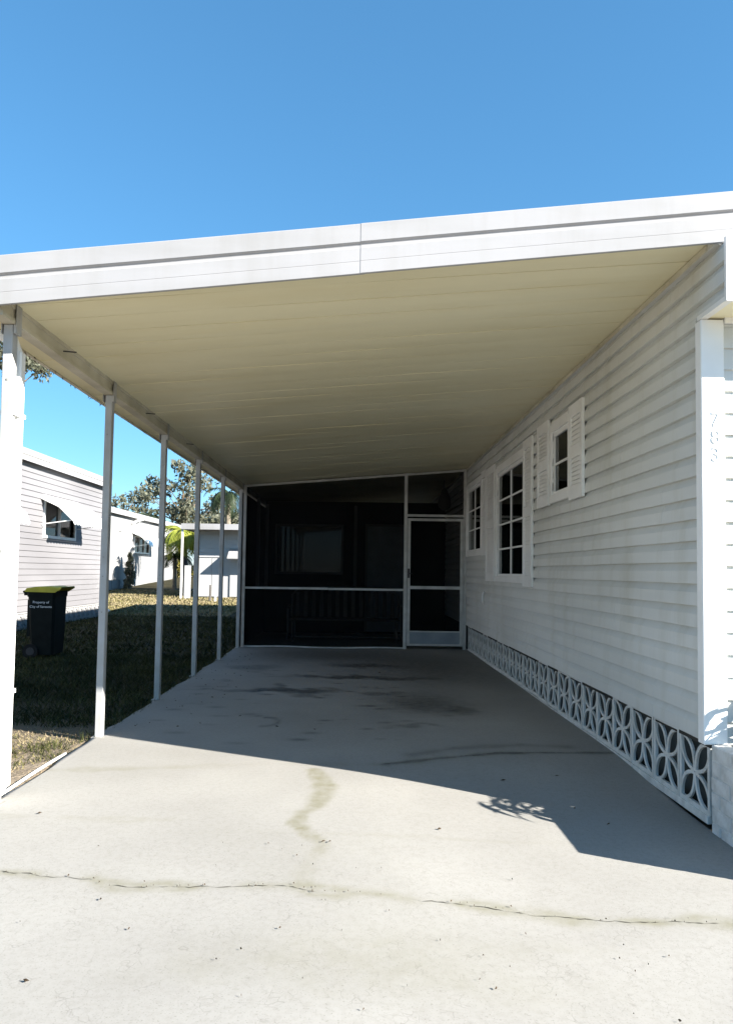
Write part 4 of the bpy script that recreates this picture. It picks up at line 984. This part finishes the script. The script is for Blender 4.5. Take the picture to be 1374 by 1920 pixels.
# ------------------------------------------------------------------ vegetation
def foliage(mb, centres, n, size, rnd, flat=0.6):
    for _ in range(n):
        c, r_ = rnd.choice(centres)
        d = Vector((rnd.gauss(0, 1), rnd.gauss(0, 1), rnd.gauss(0, flat))); d = d.normalized()*r_*rnd.uniform(0.25, 1)**0.6
        p = Vector(c)+d; a = Vector((rnd.gauss(0, 1), rnd.gauss(0, 1), rnd.gauss(0, 0.7))).normalized(); b = a.orthogonal().normalized()
        b = (Matrix.Rotation(rnd.uniform(0, 6.28), 3, a) @ b); s = size*rnd.uniform(0.5, 1.3); e = a.cross(b)
        mb.quad(p-b*s, p+e*s*0.42, p+b*s, p-e*s*0.42)
def tree(name, label, cat, base, h, spread, m, nclump, nleaf, size, seed, trunk=0.18, group=None, low=0.35, bark='bark', fork=0.55):
    rnd = random.Random(seed); t = thing(name, label, cat, base, group)
    mb = MB(); top = Vector((rnd.uniform(-.3, .3), 0, h*fork))
    mb.tube([(0, 0, -0.2), (0.05, 0, h*0.2), top*0.75, top], [trunk, trunk*0.85, trunk*0.7, trunk*0.5], 8)
    cl = []
    for k in range(nclump):
        a = rnd.uniform(0, 6.28); rr = spread*rnd.uniform(0.15, 1)**0.7; z = h*(low+(1-low)*rnd.uniform(0.05, 1)*(1-0.45*(rr/spread)**2))
        c = Vector((rr*math.cos(a), rr*math.sin(a), z)); cl.append((c, spread*rnd.uniform(0.16, 0.30)))
        s = top*rnd.uniform(0.5 if fork < 0.6 else 0.95, 1); mid = s.lerp(c, 0.5)+Vector((rnd.uniform(-.3, .3), rnd.uniform(-.3, .3), rnd.uniform(-0.1, 0.4)))
        mb.tube([s, mid, c], [trunk*0.33, trunk*0.2, trunk*0.06], 5)
    mb.build('trunk', bark, t)
    lf = MB(); foliage(lf, cl, nleaf, size, rnd); me = lf.mesh('crown', m); link('crown', me, t)
    return t
gz = ground_h
tree('oak_tree', 'tall airy oak rising behind the white home and the shed', 'tree', (-13.6, 60, 0.7), 9.3, 3.4, 'oak_leaf', 40, 3600, 0.20, 11, 0.22)
tree('oak_tree', 'round oak crown showing over the roof of the white home', 'tree', (-17.5, 56, 0.7), 6.7, 2.8, 'oak_leaf', 30, 2300, 0.19, 12, 0.2)
tree('oak_tree', 'low distant oak peeping over the shed roof', 'tree', (-12.3, 74, 0.7), 6.4, 4.2, 'oak_leaf', 24, 3000, 0.28, 13, 0.28)
tree('oak_tree', 'low distant oak farthest right over the shed roof', 'tree', (-8.2, 88, 0.7), 5.6, 2.2, 'oak_leaf', 16, 1600, 0.28, 14, 0.25)
tree('oak_tree', 'grey-green tree at the left edge behind the nearest carport post', 'tree', (-9.6, 20.8, 0.0), 8.0, 1.0, 'oak_leaf', 18, 2600, 0.08, 15, 0.06, low=0.80, fork=0.82)

def palm(name, label, base, h, nfr, ln, m, seed, droop=1.0, lean=(0, 0), trunk=0.13, leaflet=0.55, bark='palm_bark'):
    rnd = random.Random(seed); t = thing(name, label, 'palm tree', base)
    mb = MB(); P = [(lean[0]*q*q, lean[1]*q*q, -0.2+(h+0.2)*q) for q in (0, .2, .4, .6, .8, 1)]; mb.tube(P, [trunk*1.25, trunk, trunk*0.9, trunk*0.9, trunk*0.95, trunk*0.8], 10); mb.build('trunk', bark, t)
    top = Vector(P[-1])
    for k in range(nfr):
        a = 2*math.pi*k/nfr+rnd.uniform(-.3, .3); el = rnd.uniform(-0.15, 1.1); d = Vector((math.cos(a), math.sin(a), 0)); mb = MB()
        L = ln*rnd.uniform(0.8, 1.1); pts = []; p = top.copy(); ang = el
        for s in range(10):
            pts.append(p.copy()); ang -= droop*0.2*rnd.uniform(0.8, 1.2); p = p+(d*math.cos(ang)+Vector((0, 0, math.sin(ang))))*L/9
        mb.tube(pts, [0.022]*3+[0.014]*4+[0.008]*3, 4)
        sd_ = d.cross(Vector((0, 0, 1)))
        for s in range(2, 10):
            tg = (pts[min(9, s+1)]-pts[s-1]).normalized(); ll = leaflet*L*0.42*math.sin(math.pi*(0.25+0.7*s/10))
            for q in (0, 0.5):
                p0 = pts[s-1].lerp(pts[s], q)
                for sg in (-1, 1):
                    tip = p0+tg*ll*0.55+sd_*sg*ll*0.75+Vector((0, 0, -ll*rnd.uniform(0.25, 0.6))); wv = tg*0.035*L
                    mb.tri(p0-wv*0.6, p0+wv, tip)
        mb.build('frond', m, t)
    return t
palm('palm_tree', 'dark drooping palm rising behind the shed roof', (-5.35, 31.5, 0.35), 4.1, 15, 1.5, 'palm_leaf', 31, 1.15)
palm('palm_tree', 'small dark palm head just above the roof of the white home', (-13.4, 49, 0.7), 3.9, 12, 1.7, 'palm_leaf', 32, 1.0)
palm('banana_palm', 'bright yellow-green palm leaning on a dark trunk left of the shed', (-6.75, 30.2, 0.35), 2.35, 26, 1.3, 'banana_leaf', 33, 1.05, lean=(-0.15, 0), trunk=0.12, leaflet=1.1, bark='metal_dark')
palm('banana_palm', 'shorter green palm clump in front of the bright leaning palm', (-7.35, 30.9, 0.35), 1.35, 12, 1.0, 'palm_leaf', 34, 1.1, trunk=0.09, leaflet=1.0)
def bush(name, label, base, rx, h, m, n, size, seed):
    rnd = random.Random(seed); t = thing(name, label, 'shrub', base)
    mb = MB()
    for k in range(6):
        a = k*1.05; mb.tube([(0, 0, -0.1), (rx*0.3*math.cos(a), rx*0.3*math.sin(a), h*0.4), (rx*0.55*math.cos(a), rx*0.55*math.sin(a), h*0.75)], [0.03, 0.02, 0.008], 5)
    mb.build('stem', 'bark', t)
    cl = [(Vector((rnd.uniform(-rx, rx)*(1-q)*0.6, rnd.uniform(-rx, rx)*(1-q)*0.6, h*q)), rx*(0.55-0.42*q)) for q in [0.1+0.85*i/15 for i in range(16)]]
    lf = MB(); foliage(lf, cl, n, size, rnd, 1.0); link('crown', lf.mesh('crown', m), t)
bush('shadow_shrub', 'slim dark conical shrub standing in for a shadow on the white home', (-9.35, 31.5, 0.33), 0.42, 1.55, 'oak_leaf', 900, 0.09, 41)  # shrub added in place of a grey shadow shape on the wall
bush('golden_shrub', 'golden sunlit shrub in the gap between white home and shed', (-10.2, 43.8, 0.7), 0.8, 2.2, 'yellow_leaf', 1200, 0.16, 42)
bush('golden_shrub', 'smaller golden shrub beside the bigger one in the gap', (-9.2, 44.5, 0.7), 0.6, 1.6, 'yellow_leaf', 800, 0.15, 43)

def build_grass():
    rnd = np.random.default_rng(5); V = []; F = []; T = []
    def add(x, y, z, hgt, wid, ang, lean, tint):
        n = len(V); c, s = math.cos(ang), math.sin(ang); lx, ly = lean
        V.extend([(x-c*wid, y-s*wid, z), (x+c*wid, y+s*wid, z), (x+lx, y+ly, z+hgt)]); F.append((n, n+1, n+2)); T.extend([tint]*3)
    def fill(n, x0, x1, y0, y1, h0, h1, w0, fn):
        X = rnd.uniform(x0, x1, n); Y = rnd.uniform(y0, y1, n)
        for x, y in zip(X, Y):
            hh = rnd.uniform(h0, h1); a = rnd.uniform(0, 6.28); q = hh*rnd.uniform(0.3, 1.6); b = rnd.uniform(0, 6.28)
            add(x, y, ground_h(x, y)-0.035, hh, w0*rnd.uniform(0.6, 1.4), a, (q*math.cos(b), q*math.sin(b)), fn(x, y))
    nz = lambda x, y: 0.5+0.5*math.sin(x*3.1+1.3*math.sin(y*2.3))*math.sin(y*2.7+x)
    near = lambda x, y: float(np.clip(rnd.normal(0.98-0.55*math.exp(-(((x+2.15)/0.22)**2+((y-5.25)/0.30)**2)), 0.22), 0, 1))
    mid = lambda x, y: float(np.clip(rnd.normal(0.10+0.22*nz(x, y), 0.12), 0, 1))  # middle strip tinted darker green to deepen its shade
    far = lambda x, y: float(np.clip(rnd.normal(0.70+0.2*nz(x*.4, y*.4), 0.15), 0, 1))
    fill(5500, -3.1, -1.87, 3.7, 6.0, 0.006, 0.026, 0.004, near)
    fill(26000, -5.2, -1.87, 6.0, 11.0, 0.03, 0.075, 0.006, mid)
    fill(16000, -6.5, -1.9, 11.0, 20.0, 0.03, 0.08, 0.012, mid)
    fill(26000, -9.6, -3.4, 20.0, 31.0, 0.02, 0.07, 0.02, far)
    # taller green weeds round the base of the second post and along the slab edge
    for (cx, cy, n, hh) in ((-2.12, 5.32, 130, 0.07), (-2.3, 5.15, 90, 0.05), (-1.95, 5.05, 90, 0.06), (-1.92, 5.6, 60, 0.08), (-2.6, 5.6, 60, 0.05), (-2.2, 4.8, 60, 0.04)):
        for k in range(n):
            x, y = rnd.normal(cx, 0.07), rnd.normal(cy, 0.09)
            if x < -1.86: add(x, y, -0.035, hh*rnd.uniform(0.4, 1.1), 0.004, rnd.uniform(0, 6.3), (rnd.normal(0, 0.03), rnd.normal(0, 0.03)), float(rnd.uniform(0.05, 0.5)))
    for y in np.arange(5.7, 12.0, 0.011):
        x = -1.86+0.012*math.sin(y*3.1)+rnd.uniform(-0.03, 0.012); hh = rnd.uniform(0.02, 0.07)*(0.5+0.5*abs(math.sin(y*2.3)))
        add(x, y, -0.03, hh+0.02, 0.005, rnd.uniform(0, 6.3), (rnd.uniform(-0.02, 0.05), rnd.uniform(-0.03, 0.03)), float(rnd.uniform(0, 0.5)))
    me = bpy.data.meshes.new('grass'); me.from_pydata(V, [], F); me.materials.append(MATS['grass_blade'])
    at = me.attributes.new('tint', 'FLOAT', 'POINT'); at.data.foreach_set('value', np.array(T, np.float32))
    o = link('grass', me); tag(o, 'dry straw-coloured and green lawn grass left of the slab', 'grass'); stuff(o)
build_grass()

# ------------------------------------------------------------------ small things
mb = MB(); P = [(-1.895+0.006*math.sin(y*5), y, -0.004) for y in np.linspace(3.0, 5.08, 16)]; mb.tube([tuple(map(float, p)) for p in P], 0.009, 8)
o = mb.build('edging_strip', 'white_paint', None, smooth=True); tag(o, 'thin white edging strip lying along the slab by the dry grass', 'edging')

def litter():
    rnd = random.Random(77); mb = MB()
    def bit(x, y, s):
        z = float(slab_z(np.array(x), np.array(y)))+0.003; a = rnd.uniform(0, 6.28); c, sn = math.cos(a), math.sin(a); l, w_ = s, s*rnd.uniform(0.3, 0.6)
        p = [(-l, 0), (0, -w_), (l, 0), (0, w_)]; q = [(x+u*c-v*sn, y+u*sn+v*c, z+rnd.uniform(0.001, 0.006)) for u, v in p]
        n = len(mb.v); mb.v += q+[(x, y, z+0.009)]; mb.f += [(n, n+1, n+4), (n+1, n+2, n+4), (n+2, n+3, n+4), (n+3, n, n+4)]
    for k in range(24): bit(rnd.uniform(0.3, 1.5), rnd.uniform(2.05, 2.75), rnd.choice((0.0022, 0.003, 0.004, 0.0055)))
    for k in range(40): bit(rnd.uniform(-1.2, 1.3), rnd.uniform(2.05, 3.5), rnd.choice((0.0015, 0.002, 0.003, 0.005)))
    for k in range(60):
        q = rnd.randrange(len(CRACK)-2); c0, c1 = CRACK[q], CRACK[q+1]; tt = rnd.random(); bit(c0[0]+(c1[0]-c0[0])*tt, c0[1]+(c1[1]-c0[1])*tt+rnd.gauss(0, 0.012), rnd.choice((0.0015, 0.002, 0.004)))
    for (x, y, s) in ((-0.92, 2.86, .012), (-0.95, 2.3, .012), (0.42, 3.72, .012), (-1.55, 3.84, .014), (-0.13, 3.48, .012), (-0.10, 3.48, .012), (-0.95, 6.4, .02), (-1.35, 7.3, .02), (-0.6, 6.0, .022), (-0.3, 5.9, .02), (0.9, 4.6, .02), (1.25, 4.7, .015), (0.3, 9.2, .03), (1.2, 4.15, .012), (1.3, 3.9, .015)): bit(x, y, s)
    for k in range(60): bit(rnd.uniform(-1.75, -1.2), rnd.uniform(5.8, 11.5), rnd.uniform(0.006, 0.016))
    o = mb.build('leaf_litter', 'debris'); tag(o, 'scattered dark leaf bits and specks on the concrete', 'leaf litter'); stuff(o)
litter()
def eave_debris():
    rnd = random.Random(5); mb = MB()
    for k in range(110):
        y = rnd.uniform(3.9, 12.5) if k > 25 else rnd.uniform(3.9, 5.2); z = CEIL(-2.09)-0.014; x = rnd.uniform(-2.125, -2.09); s = rnd.uniform(0.006, 0.022)
        mb.tri((x, y-s, z+0.012), (x, y+s, z+0.014), (x+rnd.uniform(-0.02, 0.02), y+rnd.uniform(-s, s), z-rnd.uniform(0.3, 1)*s))
    o = mb.build('eave_debris', 'debris'); tag(o, 'dark leaf scraps hanging along the left roof eave', 'leaf litter'); stuff(o)
eave_debris()
